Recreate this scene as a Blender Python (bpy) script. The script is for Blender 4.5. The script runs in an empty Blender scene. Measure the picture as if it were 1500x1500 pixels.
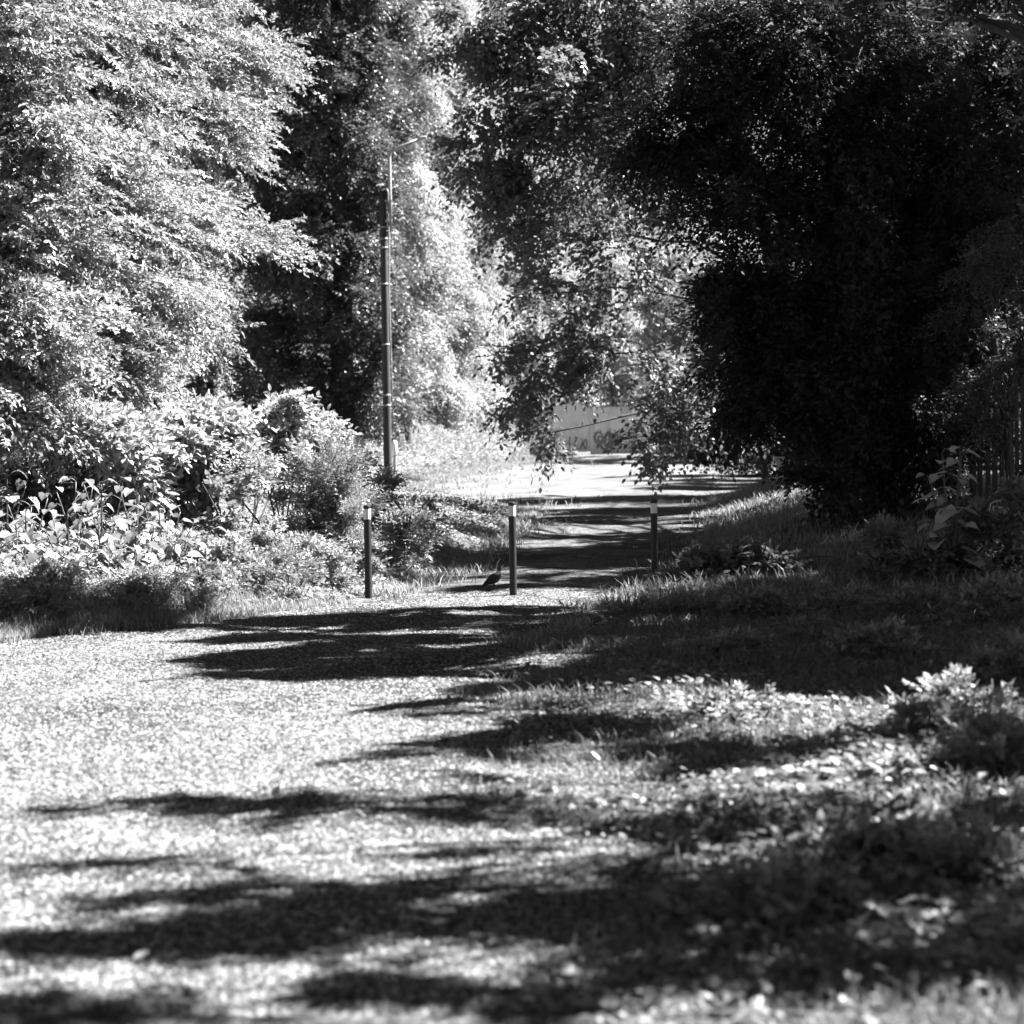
import bpy, math
import numpy as np
from mathutils import Vector, Matrix

rng = np.random.default_rng(11)
sc = bpy.context.scene
COL = sc.collection
PI = math.pi

# ------------------------------------------------------------------ camera
CAMZ, FPX = 1.6, 3125.0
pitch, roll = math.radians(1.72), math.radians(0.95)
fw = Vector((0, math.cos(pitch), -math.sin(pitch)))
rt = Vector((1, 0, 0)); up = rt.cross(fw)
r2 = rt * math.cos(roll) - up * math.sin(roll)
u2 = up * math.cos(roll) + rt * math.sin(roll)
RT, UP, FW = (np.array(v) for v in (r2, u2, fw))
CAM = np.array([0.0, 0.0, CAMZ])
cam = bpy.data.cameras.new("camera"); camo = bpy.data.objects.new("camera", cam); COL.objects.link(camo)
M = Matrix((r2, u2, -fw)).transposed().to_4x4(); M.translation = Vector(CAM)
camo.matrix_world = M
cam.sensor_fit = 'HORIZONTAL'; cam.sensor_width = 24.0; cam.lens = 50.0
cam.clip_start = 0.1; cam.clip_end = 2000
cam.dof.use_dof = True; cam.dof.focus_distance = 24.5; cam.dof.aperture_fstop = 1.7
sc.camera = camo


def P(px, py, d):                      # point at depth d (m) seen at pixel px, py of the 1500 px photograph
    return CAM + d * (FW + RT * ((px - 750) / FPX) - UP * ((py - 750) / FPX))


# ------------------------------------------------------------------ terrain
_Y = [-10, 0, 25, 45, 60, 100, 220, 600]
_Z = [0, 0, 0, .25, .5, 1.25, 3.2, 10]
_ly = [22.5, 24.5, 27, 37, 44, 48, 52, 59, 66, 75, 85, 100, 200]
_lx = [-1.65, -1.3, -.85, 0, .35, -.7, -2.2, -3.3, -2.6, -1.4, .3, 3, 8]
_ry = [0, 4, 6.7, 9.2, 13, 17.6, 21.4, 25.5, 34, 50, 55, 60, 75, 90, 100, 200]
_rx = [.9, .8, .55, .3, .1, .45, 1.1, 2.0, 3.25, 4.9, 7.5, 11, 12, 11, 10, 14]


def xl(Y):
    Y = np.asarray(Y, float)
    return np.where(Y < 22.5, (Y - 22.5) / 1.5 - 1.65, np.interp(Y, _ly, _lx))


def xr(Y):
    return np.interp(Y, _ry, _rx)


def H(X, Y):
    X = np.asarray(X, float); Y = np.asarray(Y, float)
    z = np.interp(Y, _Y, _Z)
    dl = np.maximum(xl(Y) - X, 0); dr = np.maximum(X - xr(Y), 0)
    z = z + np.interp(Y, [15, 20, 25, 38, 46, 57, 65, 90], [.25, .3, .45, .35, .12, .1, 1.5, 2.2]) * (1 - np.exp(-dl / 2.2))
    z = z + np.interp(Y, [4, 12, 22, 27, 31, 60], [.05, .1, .16, .35, .85, 1.1]) * (1 - np.exp(-dr / 2.6))
    z = z + .02 * np.sin(X * 1.7 + Y * .6) * np.sin(Y * 1.1 - X * .5) + .012 * np.sin(X * 4.1 + 1) * np.sin(Y * 3.3)
    return z


def G(px, py):                         # where the ray through a pixel meets the ground
    d0 = 3.0
    for d in np.concatenate([np.arange(3, 40, .05), np.arange(40, 200, .25)]):
        p = P(px, py, d)
        if p[2] < H(p[0], p[1]):
            lo, hi = d0, d
            for _ in range(20):
                m = (lo + hi) / 2; p = P(px, py, m)
                if p[2] < H(p[0], p[1]): hi = m
                else: lo = m
            return P(px, py, hi)
        d0 = d
    return P(px, py, 200)


def ground_at(px, d):                  # ground point below pixel column px at depth d
    p = P(px, 700, d)
    return np.array([p[0], p[1], float(H(p[0], p[1]))])


def depth(p): return float(np.dot(np.asarray(p) - CAM, FW))


# ------------------------------------------------------------------ sun
AZ = math.radians(72); EL = math.radians(50)
SUN = np.array([math.sin(AZ) * math.cos(EL), math.cos(AZ) * math.cos(EL), math.sin(EL)])
sl = bpy.data.lights.new("sun", 'SUN'); sl.energy = 5.0; sl.angle = math.radians(.53); sl.color = (1, 1, 1)
so = bpy.data.objects.new("sun", sl); COL.objects.link(so)
so.rotation_euler = Vector(SUN).to_track_quat('Z', 'Y').to_euler()
w = bpy.data.worlds.new("World"); sc.world = w; w.use_nodes = True
nt = w.node_tree; nt.nodes.clear()
sky = nt.nodes.new('ShaderNodeTexSky'); sky.sky_type = 'NISHITA'; sky.sun_disc = False
sky.sun_elevation = EL; sky.sun_rotation = AZ
sky.air_density = .36; sky.dust_density = .1
# red channel: a black-and-white picture taken through a red filter
bw = nt.nodes.new('ShaderNodeSeparateColor'); bg = nt.nodes.new('ShaderNodeBackground'); wo = nt.nodes.new('ShaderNodeOutputWorld')
bg.inputs['Strength'].default_value = .05
nt.links.new(sky.outputs[0], bw.inputs[0]); nt.links.new(bw.outputs[0], bg.inputs[0]); nt.links.new(bg.outputs[0], wo.inputs[0])
sc.view_settings.view_transform = 'Standard'; sc.view_settings.look = 'None'
sc.view_settings.exposure = 3.2; sc.view_settings.gamma = 1.0
sc.cycles.max_bounces = 3; sc.cycles.diffuse_bounces = 1; sc.cycles.glossy_bounces = 2; sc.cycles.transmission_bounces = 2
sc.cycles.use_denoising = True; sc.cycles.denoiser = 'OPENIMAGEDENOISE'; sc.cycles.denoising_input_passes = 'RGB_ALBEDO_NORMAL'; sc.cycles.denoising_prefilter = 'ACCURATE'
sc.cycles.use_adaptive_sampling = True; sc.cycles.adaptive_threshold = .015
sc.cycles.caustics_reflective = False; sc.cycles.caustics_refractive = False


# ------------------------------------------------------------------ materials (all grey: the photograph is black and white)
def new_mat(name):
    m = bpy.data.materials.new(name); m.use_nodes = True
    t = m.node_tree; t.nodes.clear()
    out = t.nodes.new('ShaderNodeOutputMaterial')
    return m, t, out


def ramp(t, src, stops):
    r = t.nodes.new('ShaderNodeValToRGB'); e = r.color_ramp.elements
    while len(e) < len(stops): e.new(.5)
    for k, (p, v) in enumerate(stops):
        e[k].position = p; e[k].color = (v, v, v, 1)
    t.links.new(src, r.inputs[0]); return r.outputs[0]


def noise(t, scale, detail=4, rough=.6, vec=None, dim=None):
    n = t.nodes.new('ShaderNodeTexNoise'); n.inputs['Scale'].default_value = scale
    n.inputs['Detail'].default_value = detail; n.inputs['Roughness'].default_value = rough
    if vec is None:
        g = t.nodes.new('ShaderNodeTexCoord'); vec = g.outputs['Object']
    t.links.new(vec, n.inputs['Vector']); return n.outputs[0]


def leaf_mat(name, dark, light, trans=.4, gloss=.35, rough=.45):
    m, t, out = new_mat(name)
    a = t.nodes.new('ShaderNodeAttribute'); a.attribute_name = 'tone'
    c = ramp(t, a.outputs['Fac'], [(0, dark), (1, light)])
    p = t.nodes.new('ShaderNodeBsdfPrincipled'); p.inputs['Roughness'].default_value = rough
    p.inputs['Specular IOR Level'].default_value = gloss
    tr = t.nodes.new('ShaderNodeBsdfTranslucent'); mx = t.nodes.new('ShaderNodeMixShader')
    mx.inputs[0].default_value = trans
    t.links.new(c, p.inputs['Base Color']); t.links.new(c, tr.inputs['Color'])
    t.links.new(p.outputs[0], mx.inputs[1]); t.links.new(tr.outputs[0], mx.inputs[2]); t.links.new(mx.outputs[0], out.inputs[0])
    return m


def rough_mat(name, stops, scale, bump=.5, rough=.9, scale2=None, dist=.02, stretch=None, spec=.2):
    m, t, out = new_mat(name)
    g = t.nodes.new('ShaderNodeTexCoord'); vec = g.outputs['Object']
    if stretch:
        mp = t.nodes.new('ShaderNodeMapping'); mp.inputs['Scale'].default_value = stretch
        t.links.new(vec, mp.inputs[0]); vec = mp.outputs[0]
    n = noise(t, scale, 6, .65, vec)
    p = t.nodes.new('ShaderNodeBsdfPrincipled'); p.inputs['Roughness'].default_value = rough
    p.inputs['Specular IOR Level'].default_value = spec
    t.links.new(ramp(t, n, stops), p.inputs['Base Color'])
    b = t.nodes.new('ShaderNodeBump'); b.inputs['Strength'].default_value = bump; b.inputs['Distance'].default_value = dist
    n2 = noise(t, scale2, 5, .7, vec) if scale2 else n
    t.links.new(n2, b.inputs['Height']); t.links.new(b.outputs[0], p.inputs['Normal'])
    t.links.new(p.outputs[0], out.inputs[0]); return m


def gravel_mat(name):
    m, t, out = new_mat(name)
    g = t.nodes.new('ShaderNodeTexCoord'); vec = g.outputs['Object']
    v = t.nodes.new('ShaderNodeTexVoronoi'); v.inputs['Scale'].default_value = 42
    t.links.new(vec, v.inputs['Vector'])
    bwn = t.nodes.new('ShaderNodeRGBToBW'); t.links.new(v.outputs['Color'], bwn.inputs[0])
    peb = ramp(t, bwn.outputs[0], [(0.15, .022), (.4, .085), (.8, .18)])
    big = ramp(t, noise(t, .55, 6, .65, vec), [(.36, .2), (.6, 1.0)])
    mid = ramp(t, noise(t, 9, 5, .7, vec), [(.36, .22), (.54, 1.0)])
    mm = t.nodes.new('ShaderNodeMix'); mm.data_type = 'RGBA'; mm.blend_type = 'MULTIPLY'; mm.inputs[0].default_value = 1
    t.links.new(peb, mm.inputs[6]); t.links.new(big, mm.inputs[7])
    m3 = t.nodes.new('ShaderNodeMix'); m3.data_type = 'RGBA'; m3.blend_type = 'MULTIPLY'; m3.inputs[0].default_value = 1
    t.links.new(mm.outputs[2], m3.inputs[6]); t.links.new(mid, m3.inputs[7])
    p = t.nodes.new('ShaderNodeBsdfPrincipled'); p.inputs['Roughness'].default_value = .9; p.inputs['Specular IOR Level'].default_value = .15
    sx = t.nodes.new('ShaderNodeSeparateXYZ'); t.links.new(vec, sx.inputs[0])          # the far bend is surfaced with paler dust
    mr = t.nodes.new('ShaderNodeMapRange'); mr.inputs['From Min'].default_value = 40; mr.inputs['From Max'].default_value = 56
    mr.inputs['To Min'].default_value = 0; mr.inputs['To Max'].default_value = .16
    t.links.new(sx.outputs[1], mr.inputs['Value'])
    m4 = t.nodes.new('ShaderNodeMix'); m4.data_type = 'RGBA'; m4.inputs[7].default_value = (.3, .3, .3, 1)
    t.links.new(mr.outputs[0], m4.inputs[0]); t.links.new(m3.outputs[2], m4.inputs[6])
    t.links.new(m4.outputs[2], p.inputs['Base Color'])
    b1 = t.nodes.new('ShaderNodeBump'); b1.inputs['Strength'].default_value = .9; b1.inputs['Distance'].default_value = .018
    inv = t.nodes.new('ShaderNodeMath'); inv.operation = 'SUBTRACT'; inv.inputs[0].default_value = 1
    t.links.new(v.outputs['Distance'], inv.inputs[1]); t.links.new(inv.outputs[0], b1.inputs['Height'])
    b2 = t.nodes.new('ShaderNodeBump'); b2.inputs['Strength'].default_value = .7; b2.inputs['Distance'].default_value = .05
    t.links.new(noise(t, 7, 6, .7, vec), b2.inputs['Height']); t.links.new(b1.outputs[0], b2.inputs['Normal'])
    t.links.new(b2.outputs[0], p.inputs['Normal']); t.links.new(p.outputs[0], out.inputs[0]); return m


def attr_mat(name, lo, hi, rough=.9):
    m, t, out = new_mat(name)
    a = t.nodes.new('ShaderNodeAttribute'); a.attribute_name = 'tone'
    p = t.nodes.new('ShaderNodeBsdfPrincipled'); p.inputs['Roughness'].default_value = rough; p.inputs['Specular IOR Level'].default_value = .2
    t.links.new(ramp(t, a.outputs['Fac'], [(0, lo), (1, hi)]), p.inputs['Base Color']); t.links.new(p.outputs[0], out.inputs[0]); return m


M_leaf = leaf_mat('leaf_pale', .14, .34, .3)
M_skylit = leaf_mat('leaf_skylit', .32, .5, .3, .4, .5)  # soft skylight on the tall weed put into a lighter leaf colour
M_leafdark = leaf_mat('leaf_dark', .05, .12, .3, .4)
M_leafshade = leaf_mat('leaf_shaded', .018, .05, .2, .12, .6)  # shade of the right-hand trees put into a near-black leaf colour
M_leafsunlit = leaf_mat('leaf_sunlit', .2, .44, .36)  # sunlight on the bright trees and mound put into the leaf colour
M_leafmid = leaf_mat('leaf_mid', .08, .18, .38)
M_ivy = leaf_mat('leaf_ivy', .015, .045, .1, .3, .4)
M_big = leaf_mat('leaf_broad', .1, .27, .35, .4, .5)
M_grass = leaf_mat('grass_blade_shaded', .07, .2, .4, .3)  # shade of the right verge put into a darker blade colour
M_tallgrass = leaf_mat('grass_blade_sunlit', .15, .3, .45, .3)  # sunlight on left bank and far mound put into a brighter blade colour
M_brightweed = leaf_mat('weed_leaf_brightened', .13, .28, .42, .35)  # weed colour lifted to carry the light on bank and verge
M_weed = leaf_mat('weed_leaf', .07, .2, .35, .35)
M_bark = rough_mat('bark', [(.3, .03), (.7, .09)], 6, .8, .95, 14, .04, (4, 4, .7))
M_pole = rough_mat('weathered_timber', [(.3, .018), (.7, .04)], 5, .4, .7, 30, .01, (6, 6, .4), .3)
M_metal = rough_mat('galvanised_metal', [(.3, .2), (.7, .3)], 8, .05, .45, spec=.5)
M_cable = rough_mat('cable_sleeve', [(.3, .15), (.7, .3)], 8, .05, .5, spec=.5)
M_boll = rough_mat('dark_recycled_plastic', [(.3, .012), (.7, .024)], 14, .25, .5, 60, .004, (5, 5, .6), .25)
M_band = rough_mat('white_reflective_band', [(.2, .5), (.8, .62)], 30, .02, .5, spec=.4)
M_cap = rough_mat('black_cap', [(.2, .015), (.8, .03)], 30, .02, .5)
M_earth = rough_mat('earth_and_litter', [(.28, .03), (.5, .07), (.75, .15)], 7, .9, .95, 28, .05)
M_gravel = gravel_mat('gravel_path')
M_stone = attr_mat('grit_stone', .012, .25)
M_conc = rough_mat('weathered_concrete', [(.25, .35), (.5, .6), (.8, .72)], 1.6, .2, .85, 20, .01, (1, 1, .35))
M_paint = rough_mat('spray_paint', [(.3, .06), (.7, .13)], 5, .05, .8)
M_paint2 = rough_mat('spray_paint_grey', [(.3, .11), (.7, .2)], 5, .05, .8)
M_wood = rough_mat('grey_paling', [(.3, .045), (.7, .12)], 5, .5, .9, 24, .01, (8, 8, .5))
M_render = rough_mat('pale_render', [(.3, .45), (.7, .6)], 3, .1, .9)
M_roof = rough_mat('roof_slate', [(.3, .2), (.7, .32)], 5, .3, .8)
M_glass = rough_mat('window_pane', [(.3, .03), (.7, .06)], 2, .02, .15, spec=.6)
M_white = rough_mat('white_paint', [(.3, .68), (.7, .8)], 8, .05, .6)
M_plum = attr_mat('plumage', .006, .5, .8)
M_dry = leaf_mat('dry_leaf', .25, .45, .25, .3)


# ------------------------------------------------------------------ mesh helpers
class MB:
    def __init__(s): s.V = []; s.F = []; s.T = []; s.n = 0; s.I = []

    def add(s, V, F, tone=.5, mi=0):
        V = np.asarray(V, np.float32).reshape(-1, 3); F = np.asarray(F, np.int64).reshape(-1, 3)
        s.V.append(V); s.F.append(F + s.n); s.n += len(V)
        s.T.append(np.broadcast_to(np.asarray(tone, np.float32), (len(V),)))
        s.I.append(np.full(len(F), mi, np.int32))
        return s

    def build(s, name, mats, parent=None, smooth=False, base=None):
        V = np.concatenate(s.V); F = np.concatenate(s.F).astype(np.int32); T = np.concatenate(s.T); I = np.concatenate(s.I)
        if parent is not None: off = np.array(parent['_w'], np.float32)
        elif base is not None: off = np.asarray(base, np.float32)
        else: off = np.zeros(3, np.float32)
        me = bpy.data.meshes.new(name)
        me.vertices.add(len(V)); me.vertices.foreach_set('co', (V - off).ravel())
        me.loops.add(F.size); me.loops.foreach_set('vertex_index', F.ravel())
        me.polygons.add(len(F)); me.polygons.foreach_set('loop_start', np.arange(0, F.size, 3, dtype=np.int32))
        me.polygons.foreach_set('material_index', I)
        me.polygons.foreach_set('use_smooth', np.full(len(F), smooth))
        a = me.attributes.new('tone', 'FLOAT', 'POINT'); a.data.foreach_set('value', np.ascontiguousarray(T, np.float32))
        me.update(calc_edges=True)
        for m in (mats if isinstance(mats, (list, tuple)) else [mats]): me.materials.append(m)
        o = bpy.data.objects.new(name, me); COL.objects.link(o)
        if parent is not None:
            o.parent = parent; o['_w'] = [float(x) for x in off]
        elif base is not None:
            o.location = base; o['_w'] = [float(x) for x in off]
        return o


def thing(name, label, cat, loc, group=None):
    o = bpy.data.objects.new(name, None); COL.objects.link(o)
    o.empty_display_size = .2
    o.location = [float(x) for x in loc]; o['_w'] = [float(x) for x in loc]
    o['label'] = label; o['category'] = cat
    if group: o['group'] = group
    return o


def tag(o, label, cat, group=None, kind=None):
    if label: o['label'] = label
    if cat: o['category'] = cat
    if group: o['group'] = group
    if kind: o['kind'] = kind
    return o


def unit(v): return v / np.maximum(np.linalg.norm(v, axis=-1, keepdims=True), 1e-9)


def tube(pts, rad, seg=10, cap=True, wob=0, tw=0):
    pts = np.asarray(pts, float); n = len(pts); rad = np.broadcast_to(np.asarray(rad, float), (n,))
    tan = unit(np.gradient(pts, axis=0))
    ref = np.array([0, 0, 1.0]) if abs(tan[0, 2]) < .8 else np.array([1.0, 0, 0])
    a = unit(np.cross(tan, ref)); b = np.cross(tan, a)
    th = np.linspace(0, 2 * PI, seg, endpoint=False)
    r = rad[:, None] * (1 + (wob * rng.standard_normal((n, seg)) if wob else 0))
    V = pts[:, None] + r[..., None] * (np.cos(th)[None, :, None] * a[:, None] + np.sin(th)[None, :, None] * b[:, None])
    V = V.reshape(-1, 3); F = []
    for i in range(n - 1):
        for j in range(seg):
            k = (j + 1) % seg
            F += [(i * seg + j, i * seg + k, (i + 1) * seg + k), (i * seg + j, (i + 1) * seg + k, (i + 1) * seg + j)]
    if cap:
        V = np.vstack([V, pts[0], pts[-1]]); c0, c1 = len(V) - 2, len(V) - 1
        for j in range(seg):
            k = (j + 1) % seg
            F += [(c0, k, j), (c1, (n - 1) * seg + j, (n - 1) * seg + k)]
    return V, F


def bez(p0, p1, sag=0, n=7, mid=None):
    p0, p1 = np.asarray(p0, float), np.asarray(p1, float)
    m = (p0 + p1) / 2 + np.array([0, 0, sag]) if mid is None else np.asarray(mid, float)
    t = np.linspace(0, 1, n)[:, None]
    return (1 - t) ** 2 * p0 + 2 * t * (1 - t) * m + t * t * p1


def box(c, s, rz=0, bev=0):
    x, y, z = np.array(s) / 2
    V = np.array([[-x, -y, -z], [x, -y, -z], [x, y, -z], [-x, y, -z], [-x, -y, z], [x, -y, z], [x, y, z], [-x, y, z]])
    ca, sa = math.cos(rz), math.sin(rz)
    V = V @ np.array([[ca, sa, 0], [-sa, ca, 0], [0, 0, 1]]) + np.asarray(c)
    F = [(0, 2, 1), (0, 3, 2), (4, 5, 6), (4, 6, 7), (0, 1, 5), (0, 5, 4), (1, 2, 6), (1, 6, 5), (2, 3, 7), (2, 7, 6), (3, 0, 4), (3, 4, 7)]
    return V, F


TEMPL = {
    'rhomb': ([(0, 0), (.45, .5), (1, 0), (.45, -.5)], [(0, 2, 1), (0, 3, 2)]),
    'ovate': ([(0, 0), (.22, .42), (.6, .4), (1, 0), (.6, -.4), (.22, -.42), (.5, 0)],
              [(0, 6, 1), (1, 6, 2), (2, 6, 3), (6, 4, 3), (5, 4, 6), (0, 5, 6)]),
    'heart': ([(0, 0), (-.12, .3), (.18, .56), (.6, .4), (1, 0), (.6, -.4), (.18, -.56), (-.12, -.3), (.45, 0)],
              [(0, 8, 1), (1, 8, 2), (2, 8, 3), (3, 8, 4), (8, 5, 4), (8, 6, 5), (8, 7, 6), (0, 7, 8)]),
    'lobed': ([(0, 0), (.05, .5), (.3, .28), (.55, .5), (.68, .22), (1, 0), (.68, -.22), (.55, -.5), (.3, -.28), (.05, -.5), (.42, 0)],
              [(0, 10, 1), (1, 10, 2), (2, 10, 3), (3, 10, 4), (4, 10, 5), (10, 6, 5), (10, 7, 6), (10, 8, 7), (10, 9, 8), (0, 9, 10)]),
}


def leaves(mb, p, ld, ln, size, wr, shape='rhomb', fold=.15, curl=.15, tone=None, mi=0):
    """p (N,3) leaf bases, ld direction, ln rough normal, size (N,)"""
    N = len(p)
    if N == 0: return
    ld = unit(ld); wd = unit(np.cross(ln, ld)); ln = np.cross(ld, wd)
    T, F = TEMPL[shape]; T = np.array(T); F = np.array(F)
    u, v = T[:, 0], T[:, 1] * wr
    s = np.broadcast_to(np.asarray(size, float), (N,))[:, None, None]
    V = p[:, None] + s * (u[None, :, None] * ld[:, None] + v[None, :, None] * wd[:, None]
                          + (fold * np.abs(v) / max(wr, .05) * wr - curl * u * u)[None, :, None] * ln[:, None])
    FF = (F[None] + (np.arange(N) * len(T))[:, None, None]).reshape(-1, 3)
    if tone is None: tone = rng.random(N)
    mb.add(V.reshape(-1, 3), FF, np.repeat(np.broadcast_to(tone, (N,)), len(T)), mi)


def sprays(mb, o, t, L, K, leaf, wr=.45, shape='rhomb', upj=.35, droop=.25, ang=.95, jit=.22, tilt=.4, twig=.006, tone=None):
    """leafy twigs: o (N,3) origins, t directions, K leaves set alternately along each"""
    N = len(o); t = unit(t); L = np.broadcast_to(np.asarray(L, float), (N,))
    upv = unit(np.array([0, 0, 1.0]) + upj * rng.standard_normal((N, 3)))
    b = unit(np.cross(t, upv)); n = np.cross(b, t)
    s = np.linspace(.12, 1, K)[None, :]
    s = np.clip(s + rng.normal(0, .04, (N, K)), .05, 1)
    pos = o[:, None] + t[:, None] * (L[:, None] * s)[..., None]
    pos[..., 2] -= droop * L[:, None] * s ** 2
    side = np.where(np.arange(K) % 2, 1.0, -1.0)[None, :, None] * np.ones((N, K, 1))
    a = ang * np.ones(K); a[-1] = .1
    ld = t[:, None] * np.cos(a)[None, :, None] + side * b[:, None] * np.sin(a)[None, :, None] + jit * rng.standard_normal((N, K, 3))
    ld[..., 2] -= droop * .8 * s
    ln = n[:, None] + tilt * rng.standard_normal((N, K, 3))
    sz = leaf * (.7 + .55 * rng.random((N, K))) * (1 - .25 * np.abs(s - .55))
    tn = None
    base_t = np.clip(rng.random((N, 1)) * .6 + rng.random((N, K)) * .4, 0, 1)
    leaves(mb, pos.reshape(-1, 3), ld.reshape(-1, 3), ln.reshape(-1, 3), sz.ravel(), wr, shape, tone=base_t.ravel())
    # twig: thin three-sided sliver
    if twig:
        e = o + t * L[:, None]; e = e - np.array([0, 0, 1.0]) * (droop * L)[:, None]
        m = (o + t * (L * .5)[:, None]) - np.array([0, 0, 1.0]) * (droop * L * .25)[:, None]
        V = np.stack([o + b * twig, o - b * twig, m + b * twig * .7, m - b * twig * .7, e], 1)
        F = np.array([(0, 2, 1), (1, 2, 3), (2, 4, 3)])[None] + (np.arange(N) * 5)[:, None, None]
        mb.add(V.reshape(-1, 3), F.reshape(-1, 3), 0.0, 0)


def inball(n, p=.6):
    v = unit(rng.standard_normal((n, 3))); return v * (rng.random(n) ** p)[:, None]


def clump(mb, c, r, n, L, K, leaf, bias=(0, 0, 0), sub=None, subr=.33, out=1.0, **kw):
    """an uneven mass of n leafy twigs in an ellipsoid, gathered round sub-centres so that gaps are left"""
    c = np.asarray(c, float); r = np.asarray(r, float)
    sub = sub or max(4, n // 45)
    sc_ = inball(sub, .45)
    q = sc_[rng.integers(0, sub, n)] + subr * rng.standard_normal((n, 3)) * .55
    p = c + q * r
    t = out * unit(q) * np.array([1, 1, .7]) + np.asarray(bias, float) + .45 * rng.standard_normal((n, 3))
    LL = L * (.65 + .7 * rng.random(n))
    sprays(mb, p - unit(t) * LL[:, None] * .4, t, LL, K, leaf, **kw)


def boughs(mb, c, r, n, Lb, nsp, Ls, K, leaf, bias=(0, 0, 0), droop=.3, **kw):
    """drooping flat boughs, each with leafy twigs set alternately along it, so the crown ends in layered toothed fans"""
    c = np.asarray(c, float); q = inball(max(4, n // 9), .42)[rng.integers(0, max(4, n // 9), n)] + .2 * rng.standard_normal((n, 3)); p = c + q * r
    t = unit(unit(q) * np.array([1, 1, .4]) + np.asarray(bias, float) + .28 * rng.standard_normal((n, 3)))
    upv = unit(np.array([.25, -.1, 1.0]) + .25 * rng.standard_normal((n, 3)))
    b = unit(np.cross(t, upv)); s_ = np.linspace(.08, 1, nsp)
    LL = (Lb * (.6 + .8 * rng.random(n)))[:, None]
    pos = p[:, None] + t[:, None] * (LL * (s_ - .5))[..., None]; pos[..., 2] -= droop * LL * s_ ** 2
    a = np.full(nsp, .8); a[-1] = 0
    side = np.where(np.arange(nsp) % 2, 1.0, -1.0)
    dr = t[:, None] * np.cos(a)[None, :, None] + b[:, None] * (side * np.sin(a))[None, :, None]
    dr[..., 2] -= droop * s_ * .9
    dr += .12 * rng.standard_normal(dr.shape)
    Lq = Ls * (1.15 - .6 * s_)[None, :] * (.75 + .5 * rng.random((n, nsp)))
    sprays(mb, pos.reshape(-1, 3), dr.reshape(-1, 3), Lq.ravel(), K, leaf, **kw)


def C(px, py, d, rx, ry=None, rd=None):    # ellipsoid given by where it shows and how deep it is
    ry = ry or rx
    return P(px, py, d), np.array([rx * d / FPX, (rd if rd else rx * d / FPX), ry * d / FPX])


def trunk_mesh(mb, base, top, r0, r1, limbs=(), bend=.15, seg=12, limb_r=.42):
    base = np.asarray(base, float); top = np.asarray(top, float)
    n = 12; t = np.linspace(0, 1, n)
    pts = base + (top - base) * t[:, None]
    pts[:, 0] += bend * np.sin(t * 4 + 1) - bend * math.sin(1); pts[:, 1] += bend * np.sin(t * 3)
    pts[0, 2] -= .3
    rad = r0 + (r1 - r0) * t ** .8; rad[0] *= 1.5; rad[1] *= 1.12
    mb.add(*tube(pts, rad, seg, wob=.05), .5)
    for c in limbs:
        c = np.asarray(c, float)
        f = np.clip((c[2] - base[2]) / max(top[2] - base[2], .1) * .6 + .12, .15, .95)
        s = base + (top - base) * f; i = min(int(f * (n - 1)), n - 1); s = pts[i]
        m = s * .55 + c * .45 + np.array([0, 0, .18 * np.linalg.norm((c - s)[:2])])
        q = bez(s, c, mid=m, n=9); q[1:-1] += .06 * rng.standard_normal((7, 3))
        mb.add(*tube(q, np.linspace(rad[i] * limb_r, .012, 9), 6), .5)


def tree(name, label, base, top, r0, r1, clumps, leaf_mat_, n_per, L, K, leaf, group=None, bias=(0, 0, 0), limb_every=1, bend=.15, bough=0, limb_r=.42, **kw):
    root = thing(name, label, 'tree', base, group)
    tb = MB(); trunk_mesh(tb, base, top, r0, r1, [q[0] for q in clumps[::limb_every]], bend, limb_r=limb_r); tb.build('trunk', M_bark, root, True)
    cb = MB(); wts = [q[2] if len(q) > 2 else 1.0 for q in clumps]; clumps = [q[:2] for q in clumps]
    vol = [float(np.prod(r) ** (2 / 3)) for _, r in clumps]; mv = np.mean(vol)
    for (c, r), v, w_ in zip(clumps, vol, wts):
        if bough: boughs(cb, c, r, max(6, int(n_per * w_ * v / mv)), bough, 13, L, K, leaf, bias, **kw)
        else: clump(cb, c, r, max(12, int(n_per * w_ * v / mv)), L, K, leaf, bias, **kw)
    cb.build('crown', leaf_mat_, root)
    return root


exec_parts = []
# ------------------------------------------------------------------ ground and path
def axis(segs):
    out = []
    for a, b, s in segs: out += list(np.arange(a, b, s))
    out.append(segs[-1][1]); return np.array(out, float)


gx = axis([(-400, -60, 40), (-60, -20, 4), (-20, -9, .6), (-9, 9, .12), (9, 20, .6), (20, 60, 4), (60, 400, 40)])
gy = axis([(-30, 3, 3), (3, 14, .1), (14, 40, .14), (40, 110, .5), (110, 220, 5), (220, 600, 40)])


def sheet(name, gx, gy, lift, mat, keep=None):
    X, Y = np.meshgrid(gx, gy); Z = H(X, Y) + lift
    V = np.stack([X, Y, Z], -1).reshape(-1, 3); nx = len(gx)
    i, j = np.meshgrid(np.arange(len(gy) - 1), np.arange(nx - 1), indexing='ij')
    a = (i * nx + j).ravel()
    if keep is not None:
        cx = (gx[:-1] + gx[1:]) / 2; cy = (gy[:-1] + gy[1:]) / 2
        a = a[keep(*np.meshgrid(cx, cy)).ravel()]
    F = np.concatenate([np.stack([a, a + 1, a + nx + 1], 1), np.stack([a, a + nx + 1, a + nx], 1)])
    us, inv = np.unique(F, return_inverse=True)
    o = MB().add(V[us], inv.reshape(-1, 3)).build(name, mat, None, True)
    o['kind'] = 'structure'; return o


def wob(X, Y): return .22 * np.sin(X * 2.3 + Y * 1.9) + .15 * np.sin(Y * 4.1 - X * 3) + .1 * np.sin(Y * 9 + X * 7)


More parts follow.
